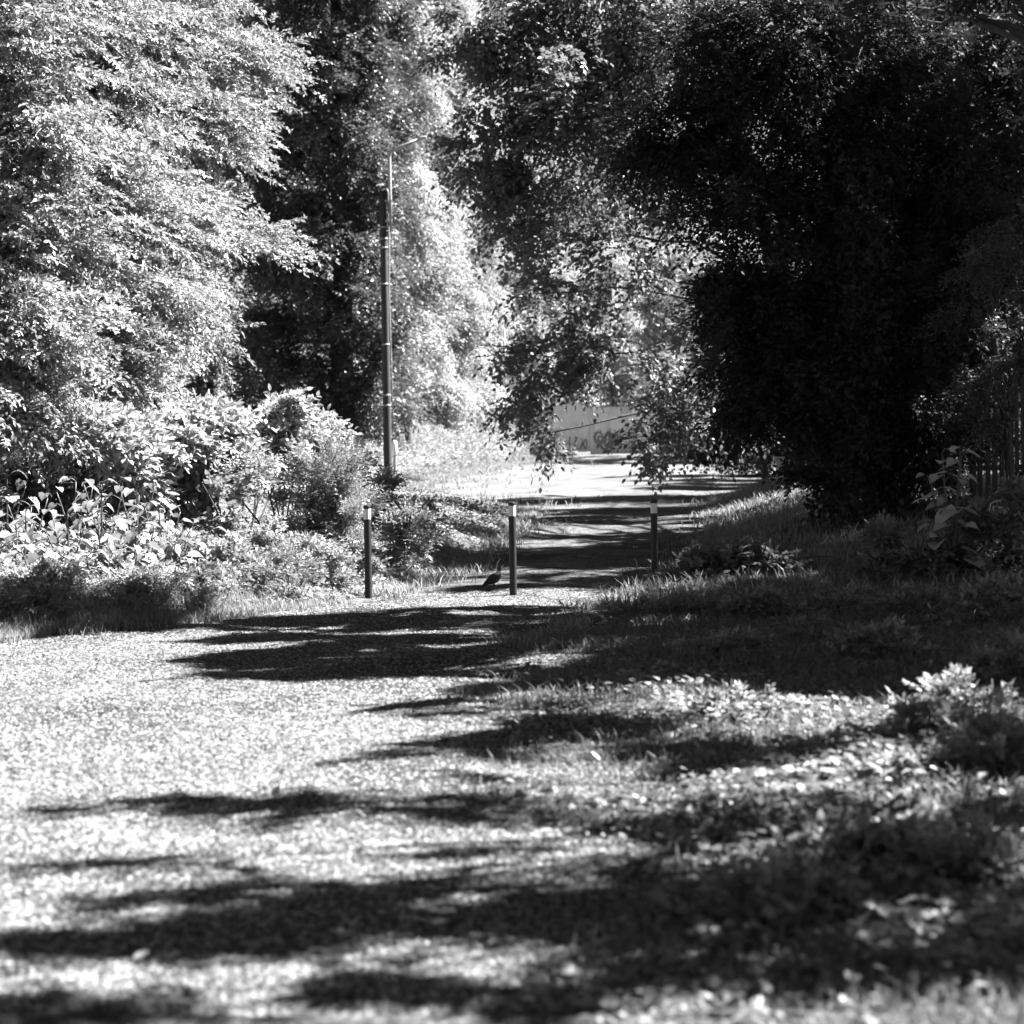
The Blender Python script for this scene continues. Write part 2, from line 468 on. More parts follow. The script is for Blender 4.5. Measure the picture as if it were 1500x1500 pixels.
sheet('ground', gx, gy, 0, M_earth)
px_ = axis([(-24, -9, .5), (-9, 13, .1)]); py_ = axis([(2, 14, .1), (14, 40, .12), (40, 130, .4)])
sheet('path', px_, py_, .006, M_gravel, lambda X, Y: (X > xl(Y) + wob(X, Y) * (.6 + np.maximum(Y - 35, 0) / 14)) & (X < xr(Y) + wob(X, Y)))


def on_ground(n, x0, x1, y0, y1, py=1.0):
    Y = y0 + (y1 - y0) * rng.random(n) ** py; X = x0 + (x1 - x0) * rng.random(n)
    return np.stack([X, Y, H(X, Y)], 1)


def in_frame(p, m=1.06):
    d = (p - CAM) @ FW; return np.abs(((p - CAM) @ RT) / d) < .24 * m


def vnoise(X, Y, s=1.0, seed=0):        # cheap smooth noise for patchiness
    a = np.sin(X * 1.3 * s + seed) * np.sin(Y * 1.1 * s + seed * 2) + .6 * np.sin(X * 2.9 * s + Y * 2.1 * s + seed) + .4 * np.sin(X * 5.3 * s - Y * 4.7 * s)
    return a / 2


# loose grit on the path
def grit():
    n = 220000
    d = 6 + 18 * rng.random(n) ** 1.2; x = (rng.random(n) - .5) * .5 * d
    p = np.stack([x, d, H(x, d) + .006], 1)
    k = (x > xl(d) + .05) & (x < xr(d) + .9 * rng.random(n) - .2)
    p = p[k]; n = len(p)
    s = .005 + .011 * rng.random(n) ** 3
    base = np.array([(1, 0, 0), (0, 1, 0), (-1, 0, 0), (0, -1, 0), (0, 0, .7), (0, 0, -.3)], float)
    F = np.array([(0, 1, 4), (1, 2, 4), (2, 3, 4), (3, 0, 4)])
    th = rng.random(n) * 2 * PI
    B = base[None] * (1 + .5 * (rng.random((n, 6, 1)) - .5)) * np.stack([1 + .5 * rng.random(n), np.ones(n), .7 + .5 * rng.random(n)], 1)[:, None]
    ca, sa = np.cos(th)[:, None], np.sin(th)[:, None]
    V = np.stack([B[..., 0] * ca - B[..., 1] * sa, B[..., 0] * sa + B[..., 1] * ca, B[..., 2]], -1) * s[:, None, None] + p[:, None]
    FF = (F[None] + (np.arange(n) * 6)[:, None, None]).reshape(-1, 3)
    o = MB().add(V.reshape(-1, 3), FF, np.repeat(rng.random(n) ** 1.5, 6)).build('gravel', M_stone)
    tag(o, 'loose grit and small stones on the path', 'gravel', kind='stuff')


grit()


def blades(mb, p, h, lean=.35, wid=.006, ldir=None):
    n = len(p); th = rng.random(n) * 2 * PI
    d = np.stack([np.cos(th), np.sin(th), np.zeros(n)], 1)
    if ldir is not None: d = unit(d * .8 + np.asarray(ldir))
    h = np.broadcast_to(h, (n,)); le = (lean * (.3 + rng.random(n)))[:, None] * h[:, None]
    ph = rng.random(n) * 2 * PI; wd = np.stack([np.cos(ph), np.sin(ph), np.zeros(n)], 1) * np.broadcast_to(wid, (n,))[:, None]
    z = np.array([0, 0, 1.0]) * h[:, None]
    V = np.stack([p - wd, p + wd, p + z * .55 + d * le * .35 - wd * .8, p + z * .55 + d * le * .35 + wd * .8, p + z * .92 + d * le * 1.1], 1)
    F = np.array([(0, 1, 3), (0, 3, 2), (2, 3, 4)])[None] + (np.arange(n) * 5)[:, None, None]
    mb.add(V.reshape(-1, 3), F.reshape(-1, 3), np.repeat(rng.random(n), 5))


def grass():
    mb = MB(); B1_ = G(540, 876)
    # right-hand verge, near and middle
    n = 150000
    d = 5 + 23 * rng.random(n) ** 1.1; x = xr(d) - .8 + (6.5) * rng.random(n) ** 1.15
    k = (np.abs(x) / d < .26) & (rng.random(n) < np.where(d < 13, np.where(x > .9, .8, .45), 1)) & (vnoise(x, d, 1.6, 1) + .25 + np.minimum(x - xr(d), 1.) * .9 > rng.random(n) * .9)
    x, d = x[k], d[k]; p = np.stack([x, d, H(x, d)], 1)
    hh = (.03 + .07 * rng.random(len(x))) * (1 + .7 * np.clip(vnoise(x, d, 2.2, 4), 0, 1))
    blades(mb, p, hh, .8, .0025 + .003 * rng.random(len(x)))
    o = mb.build('grass', M_grass); tag(o, 'short rough grass on the shaded right hand verge', 'grass', kind='stuff'); mb = MB()
    # tall strip along the front of the left bank
    n = 34000
    y = 17.5 + 9 * rng.random(n); x = xl(y) - 2.6 * rng.random(n) ** 1.4 + .06
    k = (np.abs(x) / y < .27); x, y = x[k], y[k]
    b = G(540, 876); k = (np.abs(x - b[0]) > .2) | (y > b[1] + .1) | (y < b[1] - 1.6); x, y = x[k], y[k]
    p = np.stack([x, y, H(x, y)], 1); dl = xl(y) - x
    hh = (.10 + .22 * rng.random(len(x)) ** 1.5) * np.clip(.55 + dl * .8, .35, 1.4) * np.where(y > 21.6, .45, 1)
    blades(mb, p, hh, .5, .0035 + .003 * rng.random(len(x)))
    # verge behind the bollards on both sides
    n = 60000
    y = 22.5 + 30 * rng.random(n) ** 1.2; x = xl(y) + .25 - 3.2 * rng.random(n) ** 1.1
    p = np.stack([x, y, H(x, y)], 1)
    k = vnoise(x, y, 1.1, 2) + .75 > rng.random(n); p = p[k]
    k = (np.abs(p[:, 0] - B1_[0]) > .2) | (p[:, 1] > B1_[1] + .1); p = p[k]
    blades(mb, p, .03 + .13 * rng.random(len(p)) ** 2, .6, .005 + .004 * rng.random(len(p)))
    n = 50000
    y = 21 + 32 * rng.random(n); x = xr(y) - .2 + 6 * rng.random(n) ** 1.2
    p = np.stack([x, y, H(x, y)], 1); k = vnoise(x, y, 1.1, 5) + .7 > rng.random(n); p = p[k]
    blades(mb, p, .05 + .18 * rng.random(len(p)) ** 2, .6, .005 + .004 * rng.random(len(p)))
    # bright far mound
    n = 90000
    y = 52 + 42 * rng.random(n); x = xl(y) + .8 - 8 * rng.random(n)
    p = np.stack([x, y, H(x, y)], 1)
    blades(mb, p, .12 + .35 * rng.random(n) ** 1.6 * np.clip((xl(y) - x), .2, 1.2), .6, .012 + .008 * rng.random(n), ldir=(.7, -.2, 0))
    n = 26000
    y = 46 + 34 * rng.random(n); x = xl(y) + 4.5 * rng.random(n) ** 2
    k = vnoise(x, y, .9, 3) + vnoise(x, y, 3.1, 8) > .25 + (x - xl(y)) * .22; x, y = x[k], y[k]
    blades(mb, np.stack([x, y, H(x, y)], 1), .05 + .2 * rng.random(len(x)) ** 2, .7, .01 + .008 * rng.random(len(x)))
    # tufts straggling over the path edges
    n = 16000
    y = 17 + 60 * rng.random(n) ** 1.5; e = np.abs(rng.standard_normal(n)) * .16 * (1 + y / 60)
    left = rng.random(n) < .6; x = np.where(left, xl(y) + e, xr(y) - e)
    k = vnoise(x, y, 2.4, 9) > .05; x, y = x[k], y[k]
    k = np.min([np.hypot(x - b[0], (y - b[1]) * .35) for b in (G(540, 876), G(752, 872))], 0) > .25; x, y = x[k], y[k]
    p = np.stack([x, y, H(x, y)], 1); blades(mb, p, .04 + .13 * rng.random(len(x)) ** 1.5, .7, .004 + .00012 * y)
    o = mb.build('grass', M_tallgrass); tag(o, 'longer sunlit grass on the left bank and the far mound', 'grass', kind='stuff')


grass()


def ground_cover():
    mb = MB()
    # low weeds on the right-hand foreground
    n = 90000
    d = 5 + 22 * rng.random(n) ** 1.3; x = xr(d) - .7 + 6 * rng.random(n) ** 1.1
    k = (np.abs(x) / d < .26) & (vnoise(x, d, 1.9, 7) + .15 + np.minimum(x - xr(d), 1.2) * .7 > rng.random(n))
    x, d = x[k], d[k]; n = len(x); p = np.stack([x, d, H(x, d) + .01 + .05 * rng.random(n) ** 1.5], 1)
    th = rng.random(n) * 2 * PI; ld = np.stack([np.cos(th), np.sin(th), .35 * rng.standard_normal(n)], 1)
    leaves(mb, p, ld, np.array([0, 0, 1.0]) + .45 * rng.standard_normal((n, 3)), .018 + .045 * rng.random(n) ** 2.2, .7, 'ovate')
    for cx, cy, rx, ry, m in ((1140, 1185, 110, 60, 2600), (1090, 1055, 100, 16, 900), (1300, 1120, 110, 40, 1400), (1090, 1330, 130, 60, 500), (960, 1010, 90, 14, 700), (1380, 1380, 130, 90, 300)):
        q = rng.standard_normal((m, 2)) * .5; p = np.array([CAM + (P(cx + a * rx, cy + b_ * ry, 1) - CAM) * (1.6 / max(-(P(cx + a * rx, cy + b_ * ry, 1) - CAM)[2], .05)) for a, b_ in q])
        p[:, 2] = H(p[:, 0], p[:, 1]) + .015 + .08 * rng.random(m)
        th = rng.random(m) * 2 * PI; ld = np.stack([np.cos(th), np.sin(th), .3 * rng.standard_normal(m)], 1)
        leaves(mb, p, ld, np.array([.1, -.1, 1.0]) + .4 * rng.standard_normal((m, 3)), .03 + .035 * rng.random(m), .85, 'ovate', tone=.5 + .5 * rng.random(m))
    o = mb.build('ground_cover', M_weed); tag(o, 'low weeds and leaf litter covering the right hand verge', 'weeds', kind='stuff'); mb = MB()
    # weeds on the left bank, far mound
    n = 90000
    y = 18 + 34 * rng.random(n) ** 1.3; x = xl(y) - .15 - 5 * rng.random(n)
    k = np.abs(x) / y < .27; x, y = x[k], y[k]; n = len(x)
    p = np.stack([x, y, H(x, y) + .03 + .28 * rng.random(n) ** 1.3 * np.clip(xl(y) - x, .15, 1.2)], 1)
    th = rng.random(n) * 2 * PI; ld = np.stack([np.cos(th), np.sin(th), .4 * rng.standard_normal(n)], 1)
    leaves(mb, p, ld, np.array([.2, 0, 1.0]) + .5 * rng.standard_normal((n, 3)), .04 + .06 * rng.random(n) ** 1.5, .55, 'rhomb')
    n = 40000
    y = 54 + 36 * rng.random(n); x = xl(y) - .2 - 8 * rng.random(n)
    p = np.stack([x, y, H(x, y) + .05 + .4 * rng.random(n) ** 1.3], 1)
    th = rng.random(n) * 2 * PI; ld = np.stack([np.cos(th), np.sin(th), .4 * rng.standard_normal(n)], 1)
    leaves(mb, p, ld, np.array([.3, 0, 1.0]) + .5 * rng.standard_normal((n, 3)), .1 + .1 * rng.random(n), .45, 'rhomb')
    o = mb.build('ground_cover', M_brightweed); tag(o, 'sunlit low weeds covering the left bank and the far mound', 'weeds', kind='stuff')


ground_cover()

# ------------------------------------------------------------------ bollards
def bollard(base, label, src=None):
    root = thing('bollard', label, 'bollard', base, 'bollards across the path')
    if src is not None:
        for ch in src.children:
            c = ch.copy(); COL.objects.link(c); c.parent = root
        return root
    b = np.asarray(base, float); r = .039
    def lathe(prof, seg=28):
        V = []; F = []
        th = np.linspace(0, 2 * PI, seg, endpoint=False)
        rows = [prof[0]] + [q for q in prof[1:-1] for _ in (0, 1)] + [prof[-1]] * 2          # doubled rings keep the edges crisp
        for rr, z in rows: V += [(b[0] + rr * math.cos(t), b[1] + rr * math.sin(t), b[2] + z) for t in th]
        for i in range(0, len(rows) - 1, 2):
            for j in range(seg):
                k = (j + 1) % seg
                F += [(i * seg + j, i * seg + k, (i + 1) * seg + k), (i * seg + j, (i + 1) * seg + k, (i + 1) * seg + j)]
        V.append((b[0], b[1], b[2] + prof[-1][1])); c = len(V) - 1; i = len(rows) - 1
        for j in range(seg): F.append((i * seg + j, i * seg + (j + 1) % seg, c))
        return V, F
    MB().add(*lathe([(r * 1.03, -.25), (r * 1.03, .0), (r, .3), (r, .855), (r * .9, .856)])).build('post', M_boll, root, True)
    MB().add(*lathe([(r * .93, .856), (r * .99, .858), (r * .99, .968), (r * .93, .97)])).build('reflective_band', M_band, root, True)
    MB().add(*lathe([(r * .9, .97), (r * 1.02, .972), (r * 1.02, .995), (r * .95, 1.006), (r * .6, 1.012)])).build('cap', M_cap, root, True)
    return root


B1 = G(540, 876); B2 = G(752, 872); B3 = G(959.5, 862)
bollards_ = []
bl = bollard(B1, 'dark bollard with a white band at the sunlit grass edge beside the weedy bank')
bollard(B2, 'dark bollard with a white band in the middle of the path next to the pigeon', bl)
bollard(B3, 'dark bollard with a white band at the shaded verge beside the low bramble patch', bl)

# ------------------------------------------------------------------ pigeon
def pigeon():
    b = G(722, 863.5)
    root = thing('pigeon', 'dark wood pigeon with a white neck patch walking beside the middle bollard', 'bird', b)
    a = math.radians(12); X = np.array([math.cos(a), math.sin(a), 0]); Yv = np.array([-math.sin(a), math.cos(a), 0]); Z = np.array([0, 0, 1.0])
    S = .94
    def W(x, y, z): return b + S * (x * X + y * Yv + z * 1.15 * Z)
    ra = math.radians(7)
    def WB(x, y, z):
        dx, dz = x, z - .1
        return W(dx * math.cos(ra) - dz * math.sin(ra), y, .103 + dx * math.sin(ra) + dz * math.cos(ra))
    # one continuous body: profile of centres (x, z) with half heights and widths, tail tip to bill base
    prof = [(-.155, .045, .006, .022), (-.13, .052, .009, .026), (-.10, .064, .014, .026), (-.075, .078, .025, .032), (-.04, .092, .042, .046), (0, .103, .052, .055),
            (.035, .115, .053, .054), (.062, .131, .045, .044), (.078, .15, .033, .032), (.085, .168, .024, .024), (.089, .184, .021, .0205), (.094, .198, .0215, .02),
            (.102, .206, .0195, .018), (.112, .205, .013, .012), (.118, .203, .006, .006)]
    seg = 18; V = []; T = []
    pts = np.array([(p[0], p[1]) for p in prof]); tan = unit(np.gradient(pts, axis=0)); tan[-3:] = (1, 0)
    for (x, z, hh, hw), tg in zip(prof, tan):
        nx, nz = -tg[1], tg[0]
        for j in range(seg):
            t = 2 * PI * j / seg; c, s = math.cos(t), math.sin(t)
            V.append(WB(x + nx * hh * s, hw * c, z + nz * hh * s))
            side = abs(c) > .3
            tn = .03 + .06 * (s < -.2)
            if .145 < z + nz * hh * s < .176 and x > .06 and side: tn = 1.0
            if x < -.12: tn = .02
            T.append(tn)
    F = []
    for i in range(len(prof) - 1):
        for j in range(seg):
            k = (j + 1) % seg
            F += [(i * seg + j, i * seg + k, (i + 1) * seg + k), (i * seg + j, (i + 1) * seg + k, (i + 1) * seg + j)]
    V += [WB(prof[0][0], 0, prof[0][1]), WB(prof[-1][0], 0, prof[-1][1])]; T += [.02, .1]
    n = len(V)
    for j in range(seg):
        k = (j + 1) % seg; F += [(n - 2, k, j), (n - 1, (len(prof) - 1) * seg + j, (len(prof) - 1) * seg + k)]
    MB().add(V, F, np.array(T)).build('body', M_plum, root, True)
    for sgn in (-1, 1):
        wp = [(.045, .118, .006), (.02, .115, .03), (-.02, .105, .036), (-.06, .088, .028), (-.10, .07, .014), (-.125, .06, .004)]
        V = []; 
        for x, z, hh in wp:
            for j in range(8):
                t = 2 * PI * j / 8; V.append(WB(x, sgn * (.05 * (1 - ((x + .01) / .2) ** 2) + .007 * math.cos(t)), z + hh * math.sin(t)))
        F = []
        for i in range(len(wp) - 1):
            for j in range(8):
                k = (j + 1) % 8; F += [(i * 8 + j, i * 8 + k, (i + 1) * 8 + k), (i * 8 + j, (i + 1) * 8 + k, (i + 1) * 8 + j)]
        MB().add(V, F, .035).build('wing', M_plum, root, True)
        m = MB(); fx = .035 * sgn
        m.add(*tube([W(.012, sgn * .022, .075), W(.008 + fx * .6, sgn * .022, .035), W(fx, sgn * .022, .006)], [.009, .005, .004], 7), .25)
        for ang in (-.5, 0, .5): m.add(*tube([W(fx, sgn * .022, .006), W(fx + .03 * math.cos(ang), sgn * .022 + .03 * math.sin(ang), .004)], [.004, .002], 5), .25)
        m.add(*tube([W(fx, sgn * .022, .006), W(fx - .016, sgn * .022, .004)], [.004, .002], 5), .25)
        m.build('leg', M_plum, root, True)
        MB().add(*tube([WB(.108, sgn * .0145, .2085), WB(.108, sgn * .019, .2085)], [.0035, .0025], 8), .9).build('eye', M_plum, root, True)
    MB().add(*tube([WB(.114, 0, .204), WB(.127, 0, .199), WB(.137, 0, .196)], [.006, .0045, .0012], 8), .4).build('beak', M_plum, root, True)


pigeon()

# ------------------------------------------------------------------ lamp pole
def lamp_pole():
    d = 58.0; base = ground_at(568.5, d)
    root = thing('lamp_pole', 'tall dark timber utility pole carrying a thin metal lamp arm', 'lamp pole', base)
    def zz(py): return P(562, py, d)[2]
    top = np.array([base[0], base[1], zz(281)]); r = .125
    m = MB(); n = 14; pts = base + (top - base) * np.linspace(0, 1, n)[:, None]; pts[0, 2] -= .4
    m.add(*tube(pts, np.linspace(.118, .094, n), 18, wob=.008)); m.build('post', M_pole, root, True)
    ax = base[0] + .19; ay = base[1] - .03
    zb, zt = zz(338), zz(226)
    q = [(ax, ay, zb), (ax, ay, (zb + zt) / 2), (ax, ay, zt - .05), (ax + .03, ay, zt + .02), (ax + .35, ay - .1, zt + .14), (ax + .78, ay - .2, zt + .30)]
    MB().add(*tube(q, [.05, .05, .05, .05, .046, .042], 12)).build('lamp_arm', M_metal, root, True)
    e = np.array(q[-1]); 
    h = MB().add(*tube([e - (.02, 0, .01), e + (.08, -.02, .03), e + (.2, -.05, .06), e + (.26, -.06, .07)], [.036, .048, .048, .02], 12)).build('lamp_head', M_metal, root, True)
    for py in (296, 325): MB().add(*box((base[0] + .1, ay, zz(py)), (.28, .1, .06))).build('bracket', M_metal, root)
    cab = MB(); cx = base[0] + .128
    cab.add(*tube([(cx - .06, ay - .06, zz(279)), (cx - .01, ay - .06, zz(279.5)), (cx + .02, ay - .06, zz(284)), (cx + .02, ay - .06, zz(345)), (cx, ay - .08, zz(420)), (cx + .02, ay - .08, zz(520)), (cx + .03, ay - .06, zz(631))], .022, 8))
    cab.build('cable_conduit', M_cable, root, True)
    for py in (334, 351, 364, 417, 505, 579, 594): MB().add(*tube([(base[0], base[1], zz(py) - .02), (base[0], base[1], zz(py) + .02)], .113, 18)).build('strap', M_cable, root, True)
    st = MB(); st.add(*box((base[0] - .09, base[1] - .11, zz(322)), (.14, .14, .3))); st.build('junction_box', M_pole, root)
    w0 = np.array([ax, ay, zz(336)]); w1 = P(610, 410, d); 
    far = w0 + (w1 - w0) * 1.25; far[1] += 2
    MB().add(*tube(bez(w0, far, -.25, 16), .009, 5)).build('hanging_wire', M_cable, root, True)


lamp_pole()


def far_pole():
    d = 88.0; base = ground_at(737, d)
    root = thing('utility_pole', 'pale utility pole half hidden in leaves behind the sunny mound', 'pole', base)
    top = np.array([base[0], base[1], P(730, 470, d)[2]])
    MB().add(*tube([base - (0, 0, .4), base + (0, 0, 1), (base + top) / 2, top], [.17, .165, .15, .135], 16)).build('post', M_wood, root, True)
    MB().add(*box((base[0] - .1, base[1] - .2, P(730, 604, d)[2]), (.34, .12, .12))).build('junction_box', M_metal, root)
    MB().add(*tube([base + (.19, -.05, 0), base + (.19, -.05, 2), (top[0] + .16, top[1] - .05, top[2] - .4)], .025, 6)).build('cable_conduit', M_cable, root, True)


far_pole()

# ------------------------------------------------------------------ concrete wall with graffiti
def ribbon(mb, pts, wd, org, ux, uz, off, closed=False):
    pts = np.asarray(pts, float)
    t = np.linspace(0, len(pts) - 1, (len(pts) - 1) * 6 + 1)       # catmull-rom smoothing
    def cr(t):
        i = np.clip(t.astype(int), 0, len(pts) - 2); f = (t - i)[:, None]
        p0 = pts[np.maximum(i - 1, 0)]; p1 = pts[i]; p2 = pts[i + 1]; p3 = pts[np.minimum(i + 2, len(pts) - 1)]
        return .5 * (2 * p1 + (p2 - p0) * f + (2 * p0 - 5 * p1 + 4 * p2 - p3) * f ** 2 + (3 * p1 - p0 - 3 * p2 + p3) * f ** 3)
    q = cr(t); tg = unit(np.gradient(q, axis=0)); nn = np.stack([-tg[:, 1], tg[:, 0]], 1)
    ww = wd * (.75 + .35 * np.sin(np.linspace(0, 7, len(q))) ** 2)[:, None]
    A = q + nn * ww / 2; B = q - nn * ww / 2
    fr = np.cross(uz, ux); fr = -fr if fr[1] > 0 else fr
    V = [org + a[0] * ux + a[1] * uz + fr * off for pr in zip(A, B) for a in pr]
    F = []
    for i in range(len(q) - 1): F += [(2 * i, 2 * i + 1, 2 * i + 3), (2 * i, 2 * i + 3, 2 * i + 2)]
    mb.add(V, F)


def wall():
    d = 100.0; PW = 2.05
    seam = ground_at(867.5, d)
    root = thing('concrete_wall', 'pale concrete panel wall sprayed with dark graffiti at the end of the path', 'wall', seam)
    ux = unit(np.array([1, -.03, 0])); uz = np.array([0, 0, 1.0]); ht = 2.3
    for k in range(-3, 4):
        c = seam + ux * (k + .5) * PW; c[2] = H(*c[:2]) - .1 + ht / 2
        m = MB().add(*box(c, (PW - .03, .12, ht), math.atan2(ux[1], ux[0]))); m.build('panel', M_conc, root)
        q = seam + ux * k * PW; q[2] = H(*q[:2]) - .1 + ht / 2 + .03
        MB().add(*box(q - (0, .02, 0), (.14, .2, ht + .06), math.atan2(ux[1], ux[0]))).build('post', M_conc, root)
    s = d / FPX / 12.5                                              # metres per pixel of a 12.5x enlargement
    org = seam + uz * (P(867, 668, d)[2] - seam[2])
    def conv(L): return [((x - 725) * s, (830 - y) * s) for x, y in L]
    g1 = MB()
    for L in ([(470, 480), (420, 580), (430, 660), (490, 705), (540, 640), (560, 560), (520, 510)], [(560, 560), (580, 640), (610, 690), (635, 610), (620, 530), (590, 560), (575, 630)], [(330, 470), (320, 560), (325, 640)], [(420, 470), (440, 520), (400, 590)]):
        ribbon(g1, conv(L), .045, org, ux, uz, .085)
    tag(g1.build('graffiti', M_paint, root), 'thin dark looping tag', None)
    g2 = MB()
    for L, w_ in (([(830, 620), (785, 520), (800, 430), (850, 395), (905, 430), (925, 520), (890, 580), (845, 540), (860, 470), (890, 490)], .1),
                  ([(820, 690), (860, 620), (930, 700), (1000, 740), (1080, 740)], .14), ([(900, 600), (960, 560), (980, 470), (1030, 400), (1060, 480), (1040, 600), (990, 660)], .15),
                  ([(1060, 440), (1100, 560), (1080, 680), (1150, 700)], .15), ([(1110, 430), (1160, 560), (1150, 660)], .14), ([(1180, 430), (1215, 540), (1210, 660)], .12), ([(1240, 430), (1250, 560), (1235, 640)], .07),
                  ([(960, 640), (1060, 620), (1150, 600), (1230, 560)], .16), ([(1200, 680), (1205, 790)], .035), ([(1120, 690), (1118, 800)], .03), ([(885, 350), (905, 400)], .03), ([(1060, 330), (1075, 430)], .05), ([(1150, 350), (1155, 430)], .04)):
        ribbon(g2, conv(L), w_, org, ux, uz, .085 + .004 * len(g2.V))
    tag(g2.build('graffiti', M_paint2, root), 'broad grey graffiti letters with drips', None)


wall()

# ------------------------------------------------------------------ pale building far behind the leaves
def building():
    d = 128.0; base = ground_at(845, d)
    root = thing('house', 'pale rendered house glimpsed through the leaves beyond the wall', 'house', base)
    x0, x1, dep = base[0] - 5.2, base[0] + 6.0, 9.0; y0 = base[1]; zb = base[2] - .5; ze = base[2] + 6.2; zr = ze + 3.4; ym = y0 + dep / 2
    V = [(x0, y0, zb), (x1, y0, zb), (x1, y0 + dep, zb), (x0, y0 + dep, zb), (x0, y0, ze), (x1, y0, ze), (x1, y0 + dep, ze), (x0, y0 + dep, ze), (x0, ym, zr - .12), (x1, ym, zr - .12)]
    F = [(0, 1, 5), (0, 5, 4), (1, 2, 6), (1, 6, 5), (2, 3, 7), (2, 7, 6), (3, 0, 4), (3, 4, 7), (4, 8, 7), (5, 6, 9)]
    MB().add(V, F).build('wall', M_render, root)
    m = MB(); o = .4
    for sg in (0, 1):
        ya, yb = (y0 - o, ym) if sg == 0 else (y0 + dep + o, ym)
        za = ze - .28
        V = [(x0 - o, ya, za), (x1 + o, ya, za), (x1 + o, yb, zr), (x0 - o, yb, zr)]; V += [(x, y, z + .14) for x, y, z in V]
        m.add(V, [(0, 1, 2), (0, 2, 3), (4, 6, 5), (4, 7, 6), (0, 5, 1), (0, 4, 5), (1, 6, 2), (1, 5, 6), (3, 4, 0), (3, 7, 4)])
    rf = m.build('roof', M_roof, root)
    MB().add(*box((x0 + 2.2, ym, zr + .5), (.7, .7, 1.5))).build('chimney', M_conc, rf)
    for k in range(3):
        for z in (base[2] + 4.5,):
            cx = x0 + 2 + k * 3.5
            fr = MB().add(*box((cx, y0 - .015, z), (1.3, .07, 1.4))).build('window', M_white, root)
            MB().add(*box((cx, y0 - .03, z), (1.12, .07, 1.22))).build('pane', M_glass, fr)


building()

# ------------------------------------------------------------------ fence, markers
def fence():
    d = 31.0; a = ground_at(1424, d)
    root = thing('paling_fence', 'old grey fence of thin upright palings at the shaded right edge', 'fence', a)
    ang = math.radians(-14); ux = np.array([math.cos(ang), math.sin(ang), 0])
    n = 34; 
    for k in range(n):
        x = k * .105 + rng.normal(0, .008); p = a + ux * x; g = float(H(p[0], p[1])); h = 1.75 + rng.normal(0, .05); w_ = .06 + .025 * rng.random(); t_ = rng.normal(0, .015)
        V, F = box((0, 0, 0), (w_, .018, h), ang); V[V[:, 2] > 0] += ux * t_ * 2; V += (p[0], p[1] - .03 + rng.normal(0, .004), g + h / 2 - .03)
        MB().add(V, F, rng.random()).build('paling', M_wood, root)
    for k in range(3):
        p = a + ux * (k * 1.75 + .02); p[1] += .05; p[2] = H(*p[:2])
        MB().add(*box(p + (0, 0, .85), (.1, .1, 2.1), ang)).build('post', M_wood, root)
    for z in (.45, 1.35):
        p = a + ux * 1.8; q = MB(); V, F = box((0, 0, 0), (3.7, .035, .08), ang)
        V[V[:, 0] > 0, 2] += float(H(*(a + ux * 3.6)[:2]) - H(*p[:2])); V[V[:, 0] < 0, 2] += float(a[2] - H(*p[:2]))
        V += (p[0], p[1] - .002, H(*p[:2]) + z); q.add(V, F); q.build('rail', M_wood, root)
    # a low loose rail crossing in front
    p0 = a + ux * .5 + np.array([0, -.35, 0]); p0[2] = H(*p0[:2]) + .38; p1 = a + ux * 3.3 + np.array([0, -.4, 0]); p1[2] = H(*p1[:2]) + .62
    MB().add(*tube([p0, (p0 + p1) / 2, p1], [.03, .028, .026], 8)).build('pole_rail', M_wood, root, True)


fence()
p = G(1142, 704)
r_ = thing('marker_stone', 'stubby pale stone marker with a flat top on the shaded far verge', 'marker stone', p)
V, F = box(p + (0, 0, .2), (.16, .16, .5)); MB().add(V, F).build('shaft', M_conc, r_); MB().add(*box(p + (0, 0, .5), (.27, .24, .1))).build('cap', M_conc, r_)
p = ground_at(579, 61)
r_ = thing('marker_post', 'small white rounded marker post standing right behind the lamp pole', 'marker post', p)
zt_ = P(579, 645, 61)[2]; zb_ = P(579, 667, 61)[2]
MB().add(*tube([p - (0, 0, .2), (p[0], p[1], zb_)], .05, 8)).build('stem', M_metal, r_)
MB().add(*tube([(p[0], p[1] - .01, zb_), (p[0], p[1] - .01, zb_ + .05), (p[0], p[1] - .01, zt_ - .12), (p[0], p[1] - .01, zt_ - .04), (p[0], p[1] - .01, zt_)], [.06, .08, .08, .065, .02], 14)).build('head', M_white, r_, True)

# ------------------------------------------------------------------ trees
def CL(L, d, rd=None, jd=0): return [C(x, y, d + (rng.uniform(-jd, jd) if jd else 0), rx, ry, rd) for x, y, rx, ry in L]


# feathery ash at the left
L_ash = [(10, 50, 110, 90), (140, 30, 100, 80), (250, 25, 80, 60), (330, 60, 60, 40), (372, 85, 34, 22), (20, 200, 110, 90), (150, 150, 100, 80), (255, 130, 80, 50), (300, 195, 52, 28),
         (20, 350, 110, 85), (140, 300, 100, 75), (225, 300, 70, 45), (310, 335, 52, 24), (365, 350, 30, 16), (30, 470, 105, 75), (140, 420, 90, 60), (215, 400, 60, 38), (255, 425, 44, 22),
         (20, 560, 85, 45), (110, 520, 75, 40), (185, 490, 45, 22), (70, 590, 50, 20), (310, 480, 30, 14)]
cl = [C(x, y, 24.5 + 9 * x / 430, rx, ry, 1.15) for x, y, rx, ry in L_ash]
tree('ash_tree', 'pale feathery leaved ash tree filling the upper left in full sun', (-8.6, 28.5, float(H(-8.6, 28.5))), (-8.2, 28.5, 9.5), .26, .1, cl, M_leaf, 98, .34, 11, .078, bough=1.15,
     bias=(.4, -.3, 0), droop=.2, wr=.48, ang=.9, upj=.5, tilt=.65, jit=.4)

